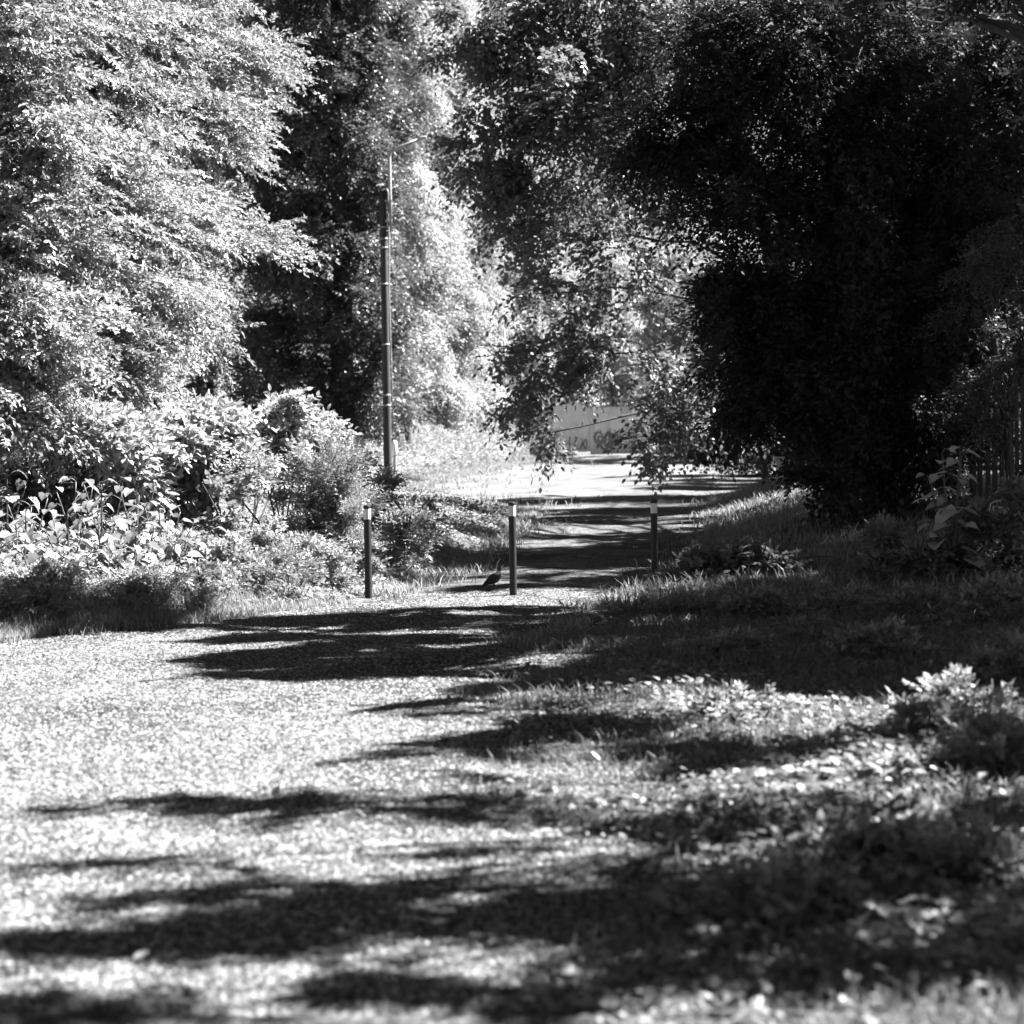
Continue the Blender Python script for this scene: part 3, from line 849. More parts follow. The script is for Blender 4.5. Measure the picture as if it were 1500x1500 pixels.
# dark tall tree behind the pole
L = [(x + (14 if (k % 2) else -14), y, 62, 56) for k, y in enumerate(range(-60, 600, 72)) for x in (395, 470, 545)]
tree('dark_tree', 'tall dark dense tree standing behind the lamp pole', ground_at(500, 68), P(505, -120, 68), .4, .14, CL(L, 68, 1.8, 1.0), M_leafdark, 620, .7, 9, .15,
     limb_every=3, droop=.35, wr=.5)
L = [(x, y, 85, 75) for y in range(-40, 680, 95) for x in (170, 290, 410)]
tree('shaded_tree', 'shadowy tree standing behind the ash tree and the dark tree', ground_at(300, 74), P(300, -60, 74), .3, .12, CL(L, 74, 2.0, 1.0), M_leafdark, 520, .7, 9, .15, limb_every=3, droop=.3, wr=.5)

# bright tree right of the pole
L = [(640, -40, 60, 60), (700, -10, 60, 60), (700, 70, 50, 50), (640, 20, 52, 70), (655, 130, 60, 65), (645, 220, 52, 55), (690, 200, 50, 60), (640, 310, 58, 60), (690, 310, 52, 55), (625, 400, 55, 60), (680, 410, 60, 60), (620, 490, 50, 55), (675, 500, 55, 50), (640, 570, 55, 45), (690, 570, 36, 34), (710, 460, 40, 45)]
tree('bright_tree', 'sunlit tree on the mound just right of the lamp pole', ground_at(612, 82), P(640, -40, 82), .22, .1, [C(x, y, 78 + 12 * (x - 600) / 120, rx, ry, 1.5) for x, y, rx, ry in L + [(605, 60, 40, 60), (608, 150, 40, 50), (600, 250, 34, 50), (600, 340, 36, 50)]], M_leafsunlit, 800, .8, 9, .15,
     bias=(.4, 0, -.3), droop=.45, wr=.42, limb_every=2)
L = [(560, 620, 40, 34), (590, 560, 36, 40), (575, 500, 34, 40), (545, 650, 32, 26), (525, 690, 30, 24)]
tree('young_tree', 'small leafy tree with a crooked stem beside the foot of the lamp pole', ground_at(600, 70), P(585, 500, 70), .13, .05, CL(L, 70, .8, .6), M_leaf, 260, .6, 9, .13, droop=.35)

# far trees that close the view beyond the wall
far = [('far_tree', 'leafy sunlit tree behind the wall on the left', 700, 112, [(690, 330, 60, 60), (740, 380, 55, 55), (690, 430, 60, 60), (750, 470, 45, 30), (720, 530, 50, 45), (700, 250, 60, 70)]),
       ('far_tree', 'leafy sunlit tree behind the middle of the wall', 830, 116, [(800, 300, 60, 60), (850, 350, 60, 60), (820, 420, 65, 50), (880, 440, 50, 60), (840, 560, 60, 40), (900, 560, 50, 40), (900, 500, 45, 35), (800, 590, 45, 30), (760, 480, 50, 40), (760, 540, 50, 40), (860, 510, 60, 40), (930, 590, 50, 30), (850, 590, 40, 26)]),
       ('far_tree', 'leafy sunlit tree behind the right end of the wall', 1000, 110, [(990, 440, 60, 60), (1010, 520, 55, 55), (970, 580, 55, 40), (1040, 590, 55, 50), (960, 300, 55, 40), (1030, 380, 50, 50), (900, 60, 70, 70), (980, 40, 70, 70), (830, 120, 70, 70), (920, 190, 70, 70), (880, 280, 60, 50), (760, 30, 70, 70)])]
for nm, lb, px, d, L in far:
    tree(nm, lb, ground_at(px, d), P(px, L[0][1] - 40, d), .25, .1, CL(L, d, 2.2, 1.0), M_leafsunlit, 640, .9, 9, .2, group='trees beyond the wall', droop=.3, limb_every=2)
L = [(x + 18 * (k % 2), y, 42, 34) for k, y in enumerate((390, 432, 474, 516, 558)) for x in (770, 825, 880, 935, 990)]
tree('far_tree', 'spreading sunlit tree reaching over the top of the graffiti wall', ground_at(905, 107), P(890, 380, 107), .22, .08, [C(x, y, 104 + (x - 770) / 30, rx, ry, 1.6) for x, y, rx, ry in L], M_leafsunlit, 300, .8, 9, .18, group='trees beyond the wall', droop=.3, limb_every=4)
L = [(x, y, 38, 30) for y in (590, 630, 655) for x in (690, 745, 790)] + [(812, 652, 30, 22), (800, 664, 26, 14)]
tree('shadow_thicket', 'dark shaded thicket between the far utility pole and the wall', ground_at(770, 96), P(770, 590, 96), .12, .05, CL(L, 96, 1.2, .5), M_leafdark, 170, .6, 8, .16, limb_every=3)

# right-hand ivy-clad tree
tb = ground_at(1268, 30.5)
L = [(1010, 200, 95, 70), (1130, 160, 110, 80), (1260, 200, 110, 85), (1080, 300, 95, 75), (1200, 320, 110, 80), (1330, 330, 100, 90), (1100, 420, 75, 60), (1180, 470, 95, 75), (1290, 480, 100, 85), (1080, 510, 60, 50), (1120, 590, 75, 55), (1210, 610, 75, 55), (1310, 600, 85, 60), (1380, 450, 70, 90), (1150, 60, 110, 70), (1020, 90, 90, 70), (1280, 90, 90, 80), (1400, 220, 80, 90), (1190, 700, 36, 26), (1120, 505, 50, 42), (1060, 450, 45, 45), (1150, 540, 60, 40), (1335, 672, 50, 36), (1385, 620, 45, 50), (1395, 540, 50, 50), (1420, 340, 60, 70)]
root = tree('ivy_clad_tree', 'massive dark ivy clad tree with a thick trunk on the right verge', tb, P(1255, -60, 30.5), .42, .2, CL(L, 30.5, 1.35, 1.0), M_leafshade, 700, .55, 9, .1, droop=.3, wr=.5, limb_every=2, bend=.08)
mb = MB(); n = 9000
th = rng.random(n) * 2 * PI; z = tb[2] - .05 + 5.2 * rng.random(n) ** 1.1; rr = .44 + .22 * rng.random(n) ** 1.5 - .02 * (z - tb[2]) + .25 * np.exp(-(z - tb[2]) * 2.5)
rad = np.stack([np.cos(th), np.sin(th), np.zeros(n)], 1); p = np.stack([tb[0] + rr * np.cos(th), tb[1] + rr * np.sin(th), z], 1)
leaves(mb, p, rad * .4 + np.array([0, 0, -.8]) + .5 * rng.standard_normal((n, 3)), rad + .4 * rng.standard_normal((n, 3)), .05 + .05 * rng.random(n), .9, 'heart')
mb.build('ivy', M_ivy, root)

# overhanging maple further along the right
L = [(690, 60, 55, 50), (760, 50, 85, 70), (860, 60, 95, 75), (960, 70, 90, 75), (720, 150, 70, 60), (810, 160, 90, 70), (910, 170, 90, 75), (700, 240, 60, 50), (780, 260, 80, 60), (870, 260, 85, 65), (960, 270, 80, 65), (740, 330, 60, 42), (830, 350, 75, 48), (900, 370, 50, 45), (980, 330, 50, 40),
     (790, 430, 50, 30), (850, 470, 55, 34), (780, 520, 45, 26), (880, 520, 60, 38), (830, 550, 50, 28), (770, 585, 45, 24), (920, 535, 55, 36), (965, 605, 44, 34), (950, 650, 22, 34), (800, 635, 24, 22), (1010, 620, 50, 40), (1060, 560, 55, 55), (1020, 500, 40, 40)]
L += [(880, -20, 110, 50), (760, -20, 90, 50), (1000, -20, 100, 60), (660, 60, 40, 40)]
clm = [(c, r * (1.0 if q[1] < 320 else 1.25), 1.0 if q[1] < 320 else .46) for (c, r), q in zip(CL(L, 41, 1.3, 1.3), L)]
tree('overhanging_maple', 'broad dark tree hanging its branches low over the path', ground_at(1238, 44), P(1010, -80, 41), .36, .16, clm, M_leafmid, 260, .55, 8, .125, droop=.35, wr=.62, bias=(-.25, 0, -.25), limb_every=3, limb_r=.17, subr=.45, shape='ovate', bend=.1)

# dark low thickets under the right-hand trees
thick = [('dark shaded bush below the maple at the far right bend of the path', 1030, 82, [(1000, 640, 45, 28), (1050, 650, 50, 30), (1095, 640, 45, 40), (1040, 610, 40, 30)]),
         ('dark shaded bush behind the paling fence', 1430, 42, [(1380, 690, 60, 40), (1440, 690, 60, 40), (1500, 690, 60, 40), (1410, 640, 60, 40), (1480, 630, 60, 40)]),
         ('leafy bush below the hanging maple branch hiding the right end of the wall', 1000, 90, [(950, 640, 26, 26), (985, 600, 45, 40), (1000, 655, 50, 28), (1050, 610, 50, 50), (1040, 660, 45, 28), (1010, 550, 50, 40), (1070, 560, 50, 40)]),
         ('dark rounded bush at the path bend just left of the ivy clad tree', 1120, 57, [(1045, 655, 36, 26), (1085, 625, 45, 45), (1130, 650, 45, 34), (1175, 640, 45, 45), (1070, 580, 45, 40), (1130, 585, 55, 45), (1190, 580, 50, 50), (1215, 660, 40, 34), (1040, 600, 34, 34)]),
         ('dark shaded bush behind the stone marker', 1150, 66, [(1100, 640, 50, 46), (1160, 650, 50, 40), (1210, 640, 50, 45), (1150, 600, 60, 40), (1220, 590, 60, 50)])]
for lb, px, d, L in thick:
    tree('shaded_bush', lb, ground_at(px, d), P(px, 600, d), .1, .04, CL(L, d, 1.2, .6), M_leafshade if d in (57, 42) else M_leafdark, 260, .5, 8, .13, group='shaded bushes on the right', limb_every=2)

# big trees standing behind the ivy-clad tree on the right (dark backdrop)
for lb, px, d in (('dark tree filling the gap behind the ivy clad trunk', 1330, 52), ('dark tree behind the paling fence at the right edge', 1500, 47)):
    L = [(px + dx, y, 85, 75) for y in range(-20, 740, 95) for dx in (-75, 40)]
    tree('backdrop_tree', lb, ground_at(px, d), P(px, -60, d), .3, .12, CL(L, d, 1.6, 1.2), M_leafshade, 600, .65, 8, .14, group='dark trees behind the right verge', limb_every=3)

# tall trees right of frame; unseen ones added around the camera block skylight
def big_tree(label, x, y, h, r, n, leaf, grp):
    g = float(H(x, y)); cl_ = []
    for k in range(11):
        a = k * 2.4; rr = r * (.25 + .6 * ((k * .37) % 1)); z = g + h * (.32 + .62 * k / 11)
        cl_.append((np.array([x + rr * math.cos(a), y + rr * math.sin(a), z]), np.array([r * .5, r * .5, h * .11])))
    tree('unseen_tree', label, (x, y, g), (x + .2, y, g + h * .9), .3, .1, cl_, M_leafdark, n, .9, 8, leaf, group=grp, limb_every=2, droop=.25, wr=.6)


for x, y, h, r, lb in ((12.6, 37, 15, 4.0, 'tall tree out of the picture to the right of the paling fence'), (12.8, 32.3, 16, 4.2, 'tall tree out of the picture behind the right end of the paling fence'), (12.6, 27.5, 14, 3.4, 'tall tree out of the picture to the right of the tall broad leaved weed'), (11.2, 18.5, 13, 3.6, 'tall tree out of the picture to the right of the verge')):
    big_tree(lb, x, y, h, r, 230, .22, 'woodland to the right of the path')
for x, y, h, r in ((-9, -6, 16, 5), (0, -12, 17, 6), (9, -5, 16, 5), (-15, 6, 17, 6), (-13.5, 17, 15, 4.5), (15, 5, 16, 5)):
    big_tree('unseen tree added around the viewer to block skylight', x, y, h, r, 260, .34, 'unseen sky blocking trees around the viewer')

# unseen canopy added over the path above the picture to block skylight
for k, (x, y) in enumerate(((-10.5, 3), (-10.8, 12), (-11, 20))):
    g = float(H(x, y)); cl_ = []
    for i in range(7 if k < 2 else 4):
        for j in (-1, 0, 1):
            cx = -10 + i * 2.15; cl_.append((np.array([cx, y + j * 2.8 + .5 * rng.standard_normal(), 11.8 + .22 * (cx + 10) * .5 + rng.random()]), np.array([1.5, 1.7, .6])))
    tree('sky_block_tree', ('unseen tree added over the path behind the nearest ground to block skylight', 'unseen tree added over the path beside the nearest ground to block skylight', 'unseen tree added over the path short of the burdocks to block skylight')[k], (x, y, g), (x + 1.5, y, 12), .35, .15, cl_, M_leafshade, 60, .9, 8, .34, group='unseen sky blocking trees over the path', limb_every=3, wr=.6)

# thin-leaved shrub at the right edge
L = [(1480, 320, 50, 50), (1440, 400, 60, 50), (1490, 430, 50, 60), (1430, 490, 60, 45), (1480, 540, 50, 45), (1470, 600, 50, 40), (1420, 560, 40, 36)]
tree('grey_shrub', 'loose grey leaved shrub hanging over the paling fence', ground_at(1478, 29), P(1478, 330, 29), .07, .03, CL(L, 28.5, .5, .4), M_leafdark, 150, .4, 9, .06, limb_every=1, droop=.3)


# trees whose trunks stand just outside the right edge; their branches shade the foreground
def shade_clumps(spec):
    out = []
    for px, py, rx, h in spec:                 # the sun carries each branch mass from height h down to the ground at this spot
        g = G(px, py); c = g + SUN * (h / SUN[2]); r = rx
        out.append((c, np.array([r, r, r * .55])))
    return out


S_near = [(420, 1465, .22, 6.2), (620, 1445, .25, 6.1), (880, 1440, .25, 5.8), (1000, 1400, .3, 5.7), (1250, 1350, .35, 5.3), (1420, 1400, .35, 5.1), (120, 1340, .2, 6.8), (300, 1320, .25, 6.7), (620, 1050, .22, 7.5), (820, 1040, .3, 7.4), (450, 1168, .2, 7.2), (250, 1188, .15, 7.3), (700, 1140, .2, 7.1), (760, 1360, .45, 6.1), (950, 1350, .4, 5.9), (1150, 1340, .4, 5.6), (420, 1290, .25, 6.7), (560, 1300, .25, 6.5), (60, 1190, .2, 7.3), (540, 1110, .25, 7.3), (700, 1100, .3, 7.1), (1000, 1240, .3, 6.0), (60, 1390, .45, 6.5), (250, 1400, .5, 6.5), (450, 1380, .5, 6.3), (650, 1345, .5, 6.2), (850, 1310, .5, 6.0), (1050, 1290, .5, 5.8), (1250, 1310, .5, 5.5), (1450, 1290, .5, 5.2),
          (150, 1268, .22, 7), (330, 1175, .3, 7.2), (470, 1180, .32, 7), (640, 1185, .32, 7), (760, 1180, .3, 6.8), (880, 1220, .3, 6.6),
          (220, 1470, .25, 6), (60, 1470, .25, 6.2), (700, 1480, .3, 5.8), (1100, 1460, .4, 5.2), (1300, 1440, .45, 5.0), (1480, 1400, .4, 5.0), (640, 1260, .2, 6.6), ]
S_mid = [*[(x, y, .55, 7.6 - (x - 800) * .001) for k, y in enumerate((890, 905, 920, 938, 957, 977, 998)) for x in range(930 + 23 * (k % 3) - (k > 4) * 120, 1500, 88)], (1000, 1130, .45, 6.8), (1100, 1105, .5, 6.8), (780, 1080, .5, 7.2), (900, 1070, .5, 7.0), (1300, 1080, .5, 6.5), (1450, 1120, .5, 6.2), (1480, 1200, .45, 6), (1350, 1200, .4, 6),
         (1250, 1020, .6, 6.8), (1400, 1030, .6, 6.5), (1100, 1000, .7, 7.2), (950, 1000, .6, 7.4), (800, 1010, .5, 7.6), (650, 1030, .3, 7.8),
         (722, 861.5, .42, 9.0), (706, 860, .4, 9.0), (560, 849, .3, 9.2), (900, 940, .8, 7.6), (1030, 930, .8, 7.4), (1160, 940, .8, 7.2), (1290, 940, .8, 7), (1420, 950, .8, 6.8),
         (960, 895, .8, 8), (1080, 885, .9, 7.8), (1200, 880, .9, 7.6), (1330, 880, 1.0, 7.4), (1460, 890, 1.0, 7.2),
         ] + [(x, 908 + 10 * (k % 2), .4, 9.2 - x * .0006) for k, x in enumerate(range(-40, 470, 42))]
S_far = []
S_mid += [(x + 13 * (k % 3), y, .36, 8.8 - x * .001) for k, (y, a, b) in enumerate(((988, 300, 640), (971, 270, 700), (953, 380, 800), (936, 330, 900), (921, 440, 900), (905, 520, 900), (894, 600, 900))) for x in range(a, b, 62)]
S_far += [(1000, 850, .8, 9.3), (1100, 840, .9, 9), (1250, 830, 1.0, 8.6), (1400, 830, 1.0, 8.4), (900, 845, .7, 9.5), (800, 845, .6, 9.7), (680, 850, .5, 9.8),
         (620, 815, .6, 9.5), (720, 805, .7, 9.3), (820, 805, .9, 9.2), (920, 800, .9, 9), (1020, 790, .9, 8.8), (1120, 780, 1, 8.6), (660, 770, .7, 9.6), (760, 765, .8, 9.4), (860, 765, 1, 9.2), (960, 768, 1, 9), (1060, 765, 1, 8.8), (1160, 760, 1.2, 8.5), (640, 740, .6, 9.8),
          (600, 728, .6, 9.8), (560, 762, .4, 9.8), (590, 790, .6, 9.8), (580, 828, .45, 9.8), (610, 850, .4, 9.7), (655, 835, .5, 9.6), (700, 752, .7, 9.6), (740, 742, .7, 9.5), (810, 748, .8, 9.4), (880, 752, .8, 9.3), (960, 750, .8, 9.2), (1060, 747, .9, 9.0),
          (620, 745, .6, 9.8), (640, 800, .6, 9.8), (555, 800, .4, 9.8), (680, 815, .6, 9.7), (600, 705, .5, 9.8), (570, 735, .5, 9.8),
          *[(x, 862, .8, 8.6) for x in range(900, 1520, 75)], *[(x, y, .9, 8.6) for y in (738, 756, 774, 792, 810) for x in range(1040 + (810 - y) // 2, 1260, 70)],
          (750, 785, .7, 9.5), (850, 788, .8, 9.4), (950, 788, .8, 9.3), (690, 790, .6, 9.6), (780, 830, .6, 9.6), (860, 828, .7, 9.5), (950, 830, .7, 9.4), (800, 728, .6, 9.4), (920, 730, .7, 9.3)]
S_bend = [(x, y, 1.3, 7) for y in (698, 704, 710, 716) for x in range(960 + (y - 698) * 3, 1190, 48)]
S_wall = [(x, y, 1.9, 7) for y in (670, 673, 676, 680) for x in range(800 if y < 675 else 860, 1110, 70)]
near_c = shade_clumps(S_near)
tree('verge_tree', 'tree just outside the right edge whose branches shade the nearest ground', (8.3, 10.5, .1), (8.0, 11, 8.0), .22, .08, near_c, M_leafmid, 54, .45, 8, .1, droop=.2, wr=.6, limb_every=2, group='trees just beyond the right edge')
mid_c = shade_clumps(S_mid)
tree('verge_tree', 'large leaved tree shading the middle of the right verge', (9.3, 20, .5), (8.6, 20, 11), .3, .1, mid_c, M_leafmid, 130, .5, 8, .13, droop=.2, wr=.65, limb_every=5, limb_r=.12, shape='ovate', group='trees just beyond the right edge')
far_c = shade_clumps(S_far)
tree('verge_tree', 'tall dark tree rising behind the ivy clad tree', (9.8, 33, .8), (9, 33, 14), .32, .1, far_c, M_leafshade, 120, .55, 8, .13, droop=.2, wr=.6, limb_every=2, group='trees just beyond the right edge')


bc = shade_clumps(S_bend); b0 = np.mean([c for c, _ in bc], 0)
tree('bend_tree', 'tree on the inside of the path bend hidden behind the ivy clad tree', (b0[0] + 3, b0[1], float(H(b0[0] + 3, b0[1]))), (b0[0] + 2.5, b0[1], b0[2] + 1), .2, .08, bc, M_leafdark, 330, .6, 8, .15, limb_every=2, wr=.6)
bc = shade_clumps(S_wall); b0 = np.mean([c for c, _ in bc], 0)
tree('wall_tree', 'tree shading the right part of the graffiti wall', (b0[0] + 4, b0[1] - 1, float(H(b0[0] + 4, b0[1] - 1))), (b0[0] + 3.5, b0[1], b0[2] + 1), .2, .08, bc, M_leafmid, 330, .6, 8, .18, limb_every=2, wr=.6)


# ------------------------------------------------------------------ shrubs and tall plants of the left bank
def shrub(name, label, base, clumps, mat, n, L, K, leaf, cat='shrub', group=None, stems=5, stem_r=.018, **kw):
    root = thing(name, label, cat, base, group)
    sb = MB()
    for i in range(stems):
        c = clumps[i % len(clumps)][0] + .2 * rng.standard_normal(3)
        s = np.asarray(base) + np.array([.04 * rng.standard_normal(), .04 * rng.standard_normal(), -.05])
        sb.add(*tube(bez(s, c, .2), np.linspace(stem_r, stem_r * .35, 7), 6), .3)
    sb.build('stems', M_bark, root, True)
    cb = MB(); vol = [float(np.prod(r) ** (2 / 3)) for _, r in clumps]; mv = np.mean(vol)
    for (c, r), v in zip(clumps, vol): clump(cb, c, r, max(8, int(n * v / mv)), L, K, leaf, **kw)
    cb.build('foliage', mat, root)
    return root


shrub('knotweed_clump', 'high sunlit mound of broad pointed leaves behind the weedy bank', ground_at(360, 27.6),
      [C(x, y, 25.8 + 3.6 * (x - 150) / 330, rx, ry, .45) for x, y, rx, ry in ((290, 622, 55, 26), (340, 606, 50, 24), (400, 600, 45, 24), (440, 625, 45, 28), (245, 648, 60, 32), (330, 652, 80, 28), (420, 655, 50, 28), (185, 655, 50, 40), (470, 668, 34, 40), (145, 640, 45, 35), (215, 700, 36, 36), (500, 695, 34, 40))],
      M_leafsunlit, 300, .34, 8, .105, bias=(.45, -.2, .5), droop=.25, wr=.6, shape='ovate', stems=9, upj=.7, tilt=.7, subr=.42)
shrub('goldenrod_clump', 'tall fine leaved pale weeds between the mound and the first bollard', ground_at(490, 28),
      CL([(480, 690, 45, 45), (510, 730, 45, 45), (470, 750, 45, 45), (520, 780, 45, 45), (460, 800, 50, 36), (410, 790, 40, 34)], 27, .5, .4),
      M_leaf, 420, .32, 11, .06, bias=(.2, -.1, .9), droop=.15, wr=.3, stems=14, stem_r=.01)
# ivy-covered stump
sb_ = ground_at(280, 27.3)
root = thing('ivy_stump', 'dark ivy covered stump with leaves trailing down its sunny side', 'stump', sb_)
zt_ = P(275, 668, 27.3)[2]
mb = MB(); pts = np.array([sb_ - (0, 0, .2), sb_ + (0, 0, .3), (sb_[0] - .05, sb_[1], (sb_[2] + zt_) / 2), (sb_[0] - .03, sb_[1], zt_ - .1)])
mb.add(*tube(pts, [.3, .24, .2, .15], 12, wob=.08)); mb.build('trunk', M_bark, root, True)
mb = MB(); n = 3800; q = inball(n, .25); q[:, 2] = np.abs(q[:, 2]) * .9 + .05
hh = zt_ - sb_[2]; v = rng.random(n)
p = np.stack([sb_[0] - .04 + q[:, 0] * (.36 + .08 * (1 - v)), sb_[1] + q[:, 1] * .36, sb_[2] + hh * np.where(rng.random(n) < .3, .85 + .2 * q[:, 2], v)], 1)
leaves(mb, p, np.stack([q[:, 0] * .6, q[:, 1] * .6, -np.ones(n)], 1) + .3 * rng.standard_normal((n, 3)), unit(q * [1, 1, .3]) + [0, 0, .35] + .3 * rng.standard_normal((n, 3)), .06 + .05 * rng.random(n), .8, 'heart')
mb.build('ivy', M_leafmid, root)


def broad_plant(name, label, base, height, nl, leaf, spread, mat, group=None, shape='heart', nstem=3, elong=.85, src=None, cat='plant', droop=.25):
    """upright stems carrying big leaves on stalks"""
    root = thing(name, label, cat, base, group); b = np.asarray(base, float)
    st = MB(); lf = MB()
    for k in range(nstem):
        a = 2 * PI * (k + rng.random() * .6) / nstem
        tip = b + np.array([math.cos(a) * spread * .5, math.sin(a) * spread * .5, height * (.75 + .3 * rng.random())])
        s = bez(b + [.03 * rng.standard_normal(), .03 * rng.standard_normal(), -.05], tip, .1, 9)
        st.add(*tube(s, np.linspace(.014, .006, 9), 6), .4)
        m = nl // nstem
        f = np.linspace(.22, 1, m); th = np.arange(m) * 2.4 + a
        for i in range(m):
            o = s[0] + (s[-1] - s[0]) * f[i]; j = min(int(f[i] * 8), 8); o = s[j]
            L = spread * (.75 - .45 * f[i]) * (.7 + .5 * rng.random())
            dr = np.array([math.cos(th[i]), math.sin(th[i]), .35 + .5 * f[i] * rng.random()]); e = o + unit(dr) * L
            st.add(*tube(bez(o, e, .04, 5), np.linspace(.006, .004, 5), 5), .5)
            ld = np.array([[math.cos(th[i]), math.sin(th[i]), -droop - .3 * rng.random()]]) + .2 * rng.standard_normal((1, 3))
            leaves(lf, e[None], ld, np.array([[math.cos(th[i]) * .3 + .1, math.sin(th[i]) * .3, 1.0]]) + .25 * rng.standard_normal((1, 3)),
                   np.array([leaf * (1.15 - .5 * f[i]) * (.75 + .5 * rng.random())]), elong, shape, fold=.25, curl=.25)
    st.build('stalks', M_weed, root, True); lf.build('leaves', mat, root)
    return root


burd = [(40, 24.5, .85, 'burdock with wide leaves at the far left edge of the bank'), (95, 23.6, .75, 'burdock with a drooping leaf near the left end of the bank'),
        (150, 24.6, .95, 'tallest burdock at the left end of the bank'), (195, 23.4, .6, 'low burdock with a dark hollow under its leaves'),
        (235, 24.4, .75, 'burdock with upright pale leaves beside the ivy stump'), (130, 22.4, .42, 'small burdock in the grass at the front of the bank'),
        (10, 26, 1.0, 'burdock under the hanging ash branches'), (300, 23.4, .5, 'burdock below the ivy stump leaning towards the path')]
burd += [(60, 22.6, .5, 'burdock in the front grass near the left edge'), (180, 22.8, .55, 'burdock in the front grass under the tallest burdock'), (250, 23.2, .5, 'burdock in the front grass before the ivy stump'),
         (20, 23.4, .75, 'burdock at the very left end of the bank front'), (110, 25.8, 1.05, 'tall burdock behind the drooping leaf'), (200, 25.8, 1.0, 'tall burdock behind the dark hollow')]
for px, d, h, lb in burd:
    broad_plant('burdock', lb, ground_at(px, d - 1.9 + px * .004), h, 30, .185, .42, M_big, 'burdock plants on the left bank', nstem=4)
shrub('bramble', 'leafy pale sapling climbing in front of the ivy stump', ground_at(345, 25.5), CL([(330, 770, 36, 40), (345, 720, 30, 30), (320, 810, 40, 30), (365, 690, 18, 14)], 25.5, .25, .15), M_big, 26, .3, 7, .1, shape='ovate', wr=.65, bias=(.3, -.3, .5), stems=5)
nett = [(395, 24.3, 'nettle patch between the sapling and the tall weeds'), (455, 23.8, 'nettle patch in front of the tall fine weeds'), (590, 26.2, 'bushy weeds just behind the first bollard'), (605, 28.5, 'bushy weeds between the first bollard and the lamp pole'),
        (560, 30.5, 'tall weeds at the foot of the lamp pole'), (468, 23.2, 'low dark leaved weeds left of the first bollard'), (250, 22.6, 'pale weeds at the grass front under the ivy stump'), (340, 22.6, 'low fern leaved weeds at the grass front')]
for k, (px, d, lb) in enumerate(nett):
    g = ground_at(px, d); hgt = (.42, .4, .75, .6, .9, .3, .3, .28)[k]
    c = [(g + [dx, dy, hgt * f], np.array([.22, .22, .16]) * (.8 + hgt * .4)) for dx, dy, f in ((-.2, 0, .45), (.2, .1, .5), (0, -.1, .8), (.05, .15, 1.0), (-.1, 0, .75))]
    shrub('weed_clump', lb, g, c, M_big if k in (2, 3) else M_leaf, 60, .24, 9, .07, 'weeds', 'weed clumps on the left bank', stems=7, stem_r=.007, bias=(0, 0, .9), wr=.45, droop=.2)
shrub('bank_bush', 'wide pale bush behind the burdocks under the hanging ash', ground_at(90, 27.5),
      CL([(-20, 700, 50, 34), (25, 695, 50, 30), (75, 690, 45, 26), (10, 720, 50, 34), (80, 715, 50, 34), (150, 715, 50, 34), (215, 710, 36, 36), (40, 745, 60, 26), (130, 745, 60, 26)], 27.3, .5, .3), M_leaf, 260, .34, 9, .085, bias=(.2, -.2, .5), wr=.5, stems=9)
where = ['at the left edge of the picture', 'below the leftmost burdocks', 'below the tallest burdock', 'below the dark hollow in the burdocks', 'in front of the ivy stump', 'in front of the climbing sapling', 'below the hollow bush', 'left of the first bollard', 'just in front of the nettles', 'between the burdocks and the grass strip']
for k, px in enumerate((20, 75, 135, 190, 265, 325, 385, 440, 490, 230)):
    x_ = (px - 750) / FPX; df = 24.97 / (1 - 1.5 * x_)
    g = ground_at(px, df + .7 + .5 * (k % 3)); hgt = .26 + .1 * ((k * 7) % 4) / 3
    c = [(g + [dx, dy, hgt * f], np.array([.26, .24, .14])) for dx, dy, f in ((-.28, 0, .4), (.28, .1, .45), (0, -.1, .7), (.1, .15, .95), (-.15, 0, .75))]
    shrub('weed_clump', 'low pale leafy weeds ' + where[k], g, c, M_leaf if k % 2 else M_big, 60, .2, 8, .06, 'weeds', 'weed clumps on the left bank', stems=7, stem_r=.005, bias=(0, 0, .8), wr=(.3, .55, .7)[k % 3], droop=.3, shape='rhomb' if k % 2 else 'ovate')
# bush with a dark hollow on the left bank
shrub('hollow_bush', 'rounded small leaved bush with a dark hollow facing the path', ground_at(410, 26.8), CL([(380, 690, 50, 24), (430, 700, 40, 26), (350, 690, 30, 26), (450, 740, 24, 36)], 26.9, .35, .2), M_leaf, 170, .3, 9, .06, bias=(0, 0, .3), stems=6)

# right-hand verge plants
pb = ground_at(1388, 22.5)
broad_plant('tall_weed', 'tall broad leaved weed lit softly in front of the fence', pb, 1.35, 44, .21, .36, M_skylit, nstem=4, shape='heart', elong=.8, droop=.05)
broad_plant('tall_weed', 'smaller pointed leaf weed left of the tall broad leaved weed', ground_at(1310, 24), .55, 10, .2, .18, M_big, nstem=1, shape='ovate', elong=.4)
L1 = CL([(1000, 835, 40, 22), (1050, 825, 45, 26), (1110, 825, 50, 28), (1170, 830, 45, 26), (1220, 840, 40, 24), (1080, 850, 60, 18), (1150, 855, 60, 16)], 24.3, .4, .2)
shrub('bramble_patch', 'low dark bramble patch sprawling beside the shaded bollard', ground_at(1090, 24.4), L1, M_leafmid, 120, .3, 7, .085, 'bramble', shape='ovate', wr=.7, bias=(0, 0, .3), stems=10, stem_r=.008)
L2 = CL([(1280, 840, 45, 34), (1340, 820, 50, 40), (1400, 840, 55, 40), (1460, 820, 50, 45), (1490, 760, 40, 40), (1430, 780, 45, 34), (1500, 860, 50, 40), (1310, 790, 40, 30)], 22.5, .5, .3)
shrub('undergrowth_shrub', 'spreading dim shrub at the foot of the tall broad leaved weed', ground_at(1400, 22.8), L2, M_weed, 150, .32, 8, .085, shape='ovate', wr=.5, bias=(-.3, -.3, .4), stems=10, stem_r=.008)
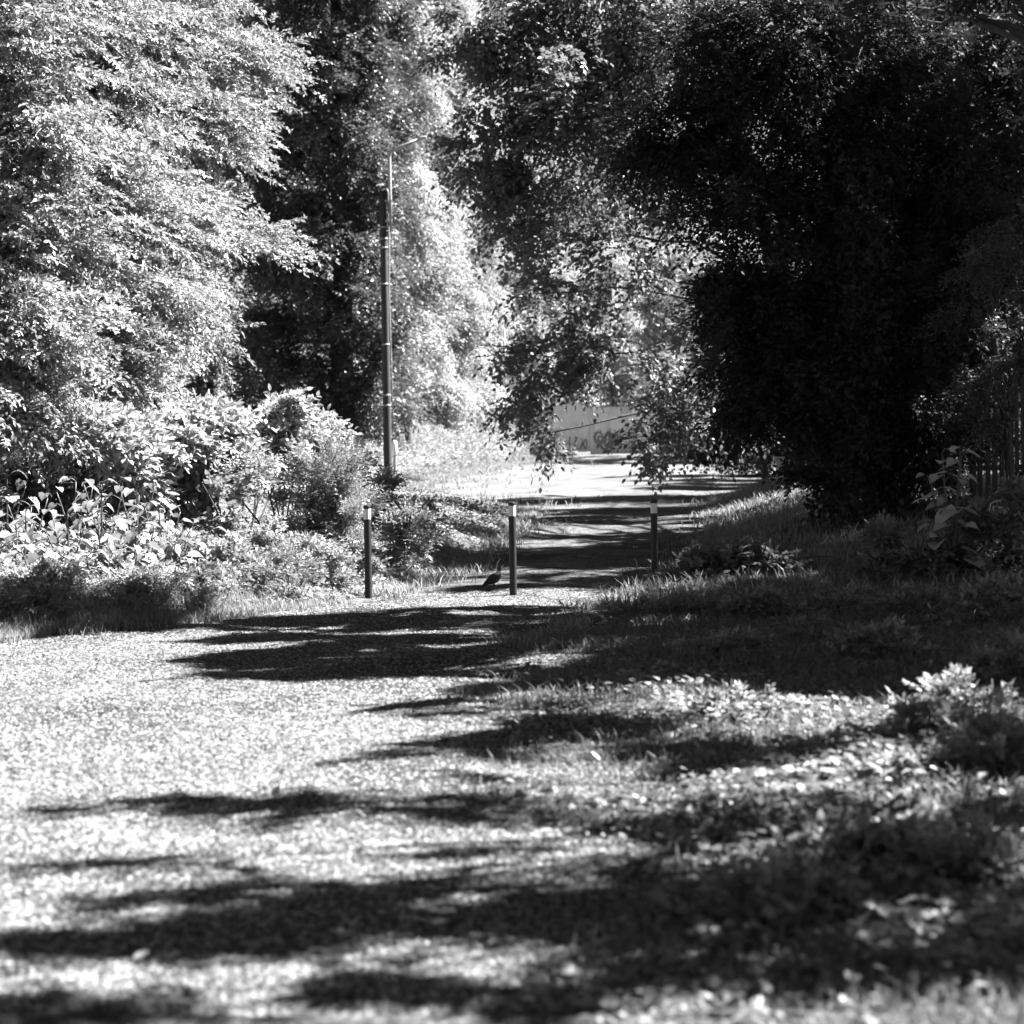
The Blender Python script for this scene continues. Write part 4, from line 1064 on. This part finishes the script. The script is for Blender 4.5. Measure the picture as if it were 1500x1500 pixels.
for px, py, h, lf, lb in ((1165, 1118, .12, .13, 'seedling with four rounded leaves catching the light on the right verge'), (1128, 1048, .1, .1, 'single round leaf seedling on the right verge'),
                           (1330, 1150, .12, .1, 'seedling with one bright leaf in the lit grass at right'), (1240, 1245, .1, .1, 'curled leaf seedling in the near right grass'),
                           (1010, 1040, .07, .05, 'cluster of small bright leaves at the edge of the sun patch')):
    broad_plant('dock_seedling', lb, G(px, py), h, 5, lf, .1, M_big, 'seedlings on the right verge', shape='ovate', nstem=1, elong=.7, droop=-.2)

wv = [(930, 905, .16, 'grassy weed tuft under the shaded bollard'), (1010, 900, .18, 'weed tuft in the shade below the bramble patch'), (1120, 905, .2, 'weed tuft below the right part of the bramble patch'), (1230, 900, .24, 'weed clump in front of the undergrowth shrub'),
      (1340, 905, .28, 'broad weed clump below the undergrowth shrub'), (1450, 915, .34, 'broad weed clump at the right edge below the shrub'), (1060, 960, .14, 'low weed patch on the shaded verge'), (1290, 965, .2, 'low weed patch near the right edge of the shaded verge'),
      (1480, 1000, .26, 'tall weed clump at the very right edge'), (1190, 940, .16, 'low weed patch below the seedlings in the shade'), (1400, 1060, .2, 'weed tuft beside the lit grass at right'), (1350, 1090, .16, 'lit weed tuft near the right edge'),
      (1470, 1130, .2, 'out of focus weed tuft at the right edge'), (1080, 1050, .1, 'small lit weed tuft on the verge'), (1300, 1260, .14, 'blurred weed tuft in the near right grass'), (1440, 1300, .16, 'blurred weed tuft close to the lower right corner'), (1180, 1340, .12, 'blurred weed tuft near the bottom right')]
for k, (px, py, hgt, lb) in enumerate(wv):
    g = G(px, py); q = .5 + hgt
    c = [(g + [dx * q, dy * q, hgt * f], np.array([.24, .22, .1]) * q * 1.2) for dx, dy, f in ((-.28, 0, .35), (.28, .1, .4), (0, -.1, .6), (.1, .15, .8), (-.15, 0, .6))]
    shrub('weed_clump', lb, g, c, M_brightweed, 34, .16, 7, .03 + .03 * rng.random(), 'weeds', 'weed clumps on the right verge', stems=6, stem_r=.004, bias=(0, 0, .7), wr=(.35, .55, .75)[k % 3], droop=.3, shape='ovate')
broad_plant('tall_weed', 'dim broad leaved weed at the right edge below the fence', ground_at(1470, 23), .8, 16, .2, .3, M_skylit, nstem=2, shape='heart', elong=.8, droop=0)

# fallen leaves
FL = [(195, 1412), (310, 1394), (400, 1174), (160, 1172), (290, 1318), (535, 1203), (705, 1195), (915, 1446), (990, 1448), (1345, 1228), (1075, 1318), (940, 1268), (1030, 1448), (1450, 1340), (880, 1120), (1230, 1400), (760, 1066), (650, 1130), (90, 1040), (1420, 990), (1300, 965)]
fl0 = None
for k, (px, py) in enumerate(FL):
    g = G(px, py) + np.array([0, 0, .02])
    if fl0 is None:
        mb = MB(); leaves(mb, np.zeros((1, 3)) + g, np.array([[1, .1, .15]]), np.array([[.1, -.3, 1]]), np.array([.055]), .75, 'ovate', .3, -.2); o = fl0 = mb.build('fallen_leaf', M_dry, None, False, base=g)
    else:
        o = fl0.copy(); COL.objects.link(o); o.location = g; o.rotation_euler = (rng.normal(0, .3), rng.normal(0, .3), rng.random() * 6.28); o.scale = [.7 + .6 * rng.random()] * 3
    tag(o, 'small pale fallen leaf lying on the gravel or verge', 'fallen leaf', 'fallen leaves')

for o in list(bpy.data.objects):
    if '_w' in o: del o['_w']
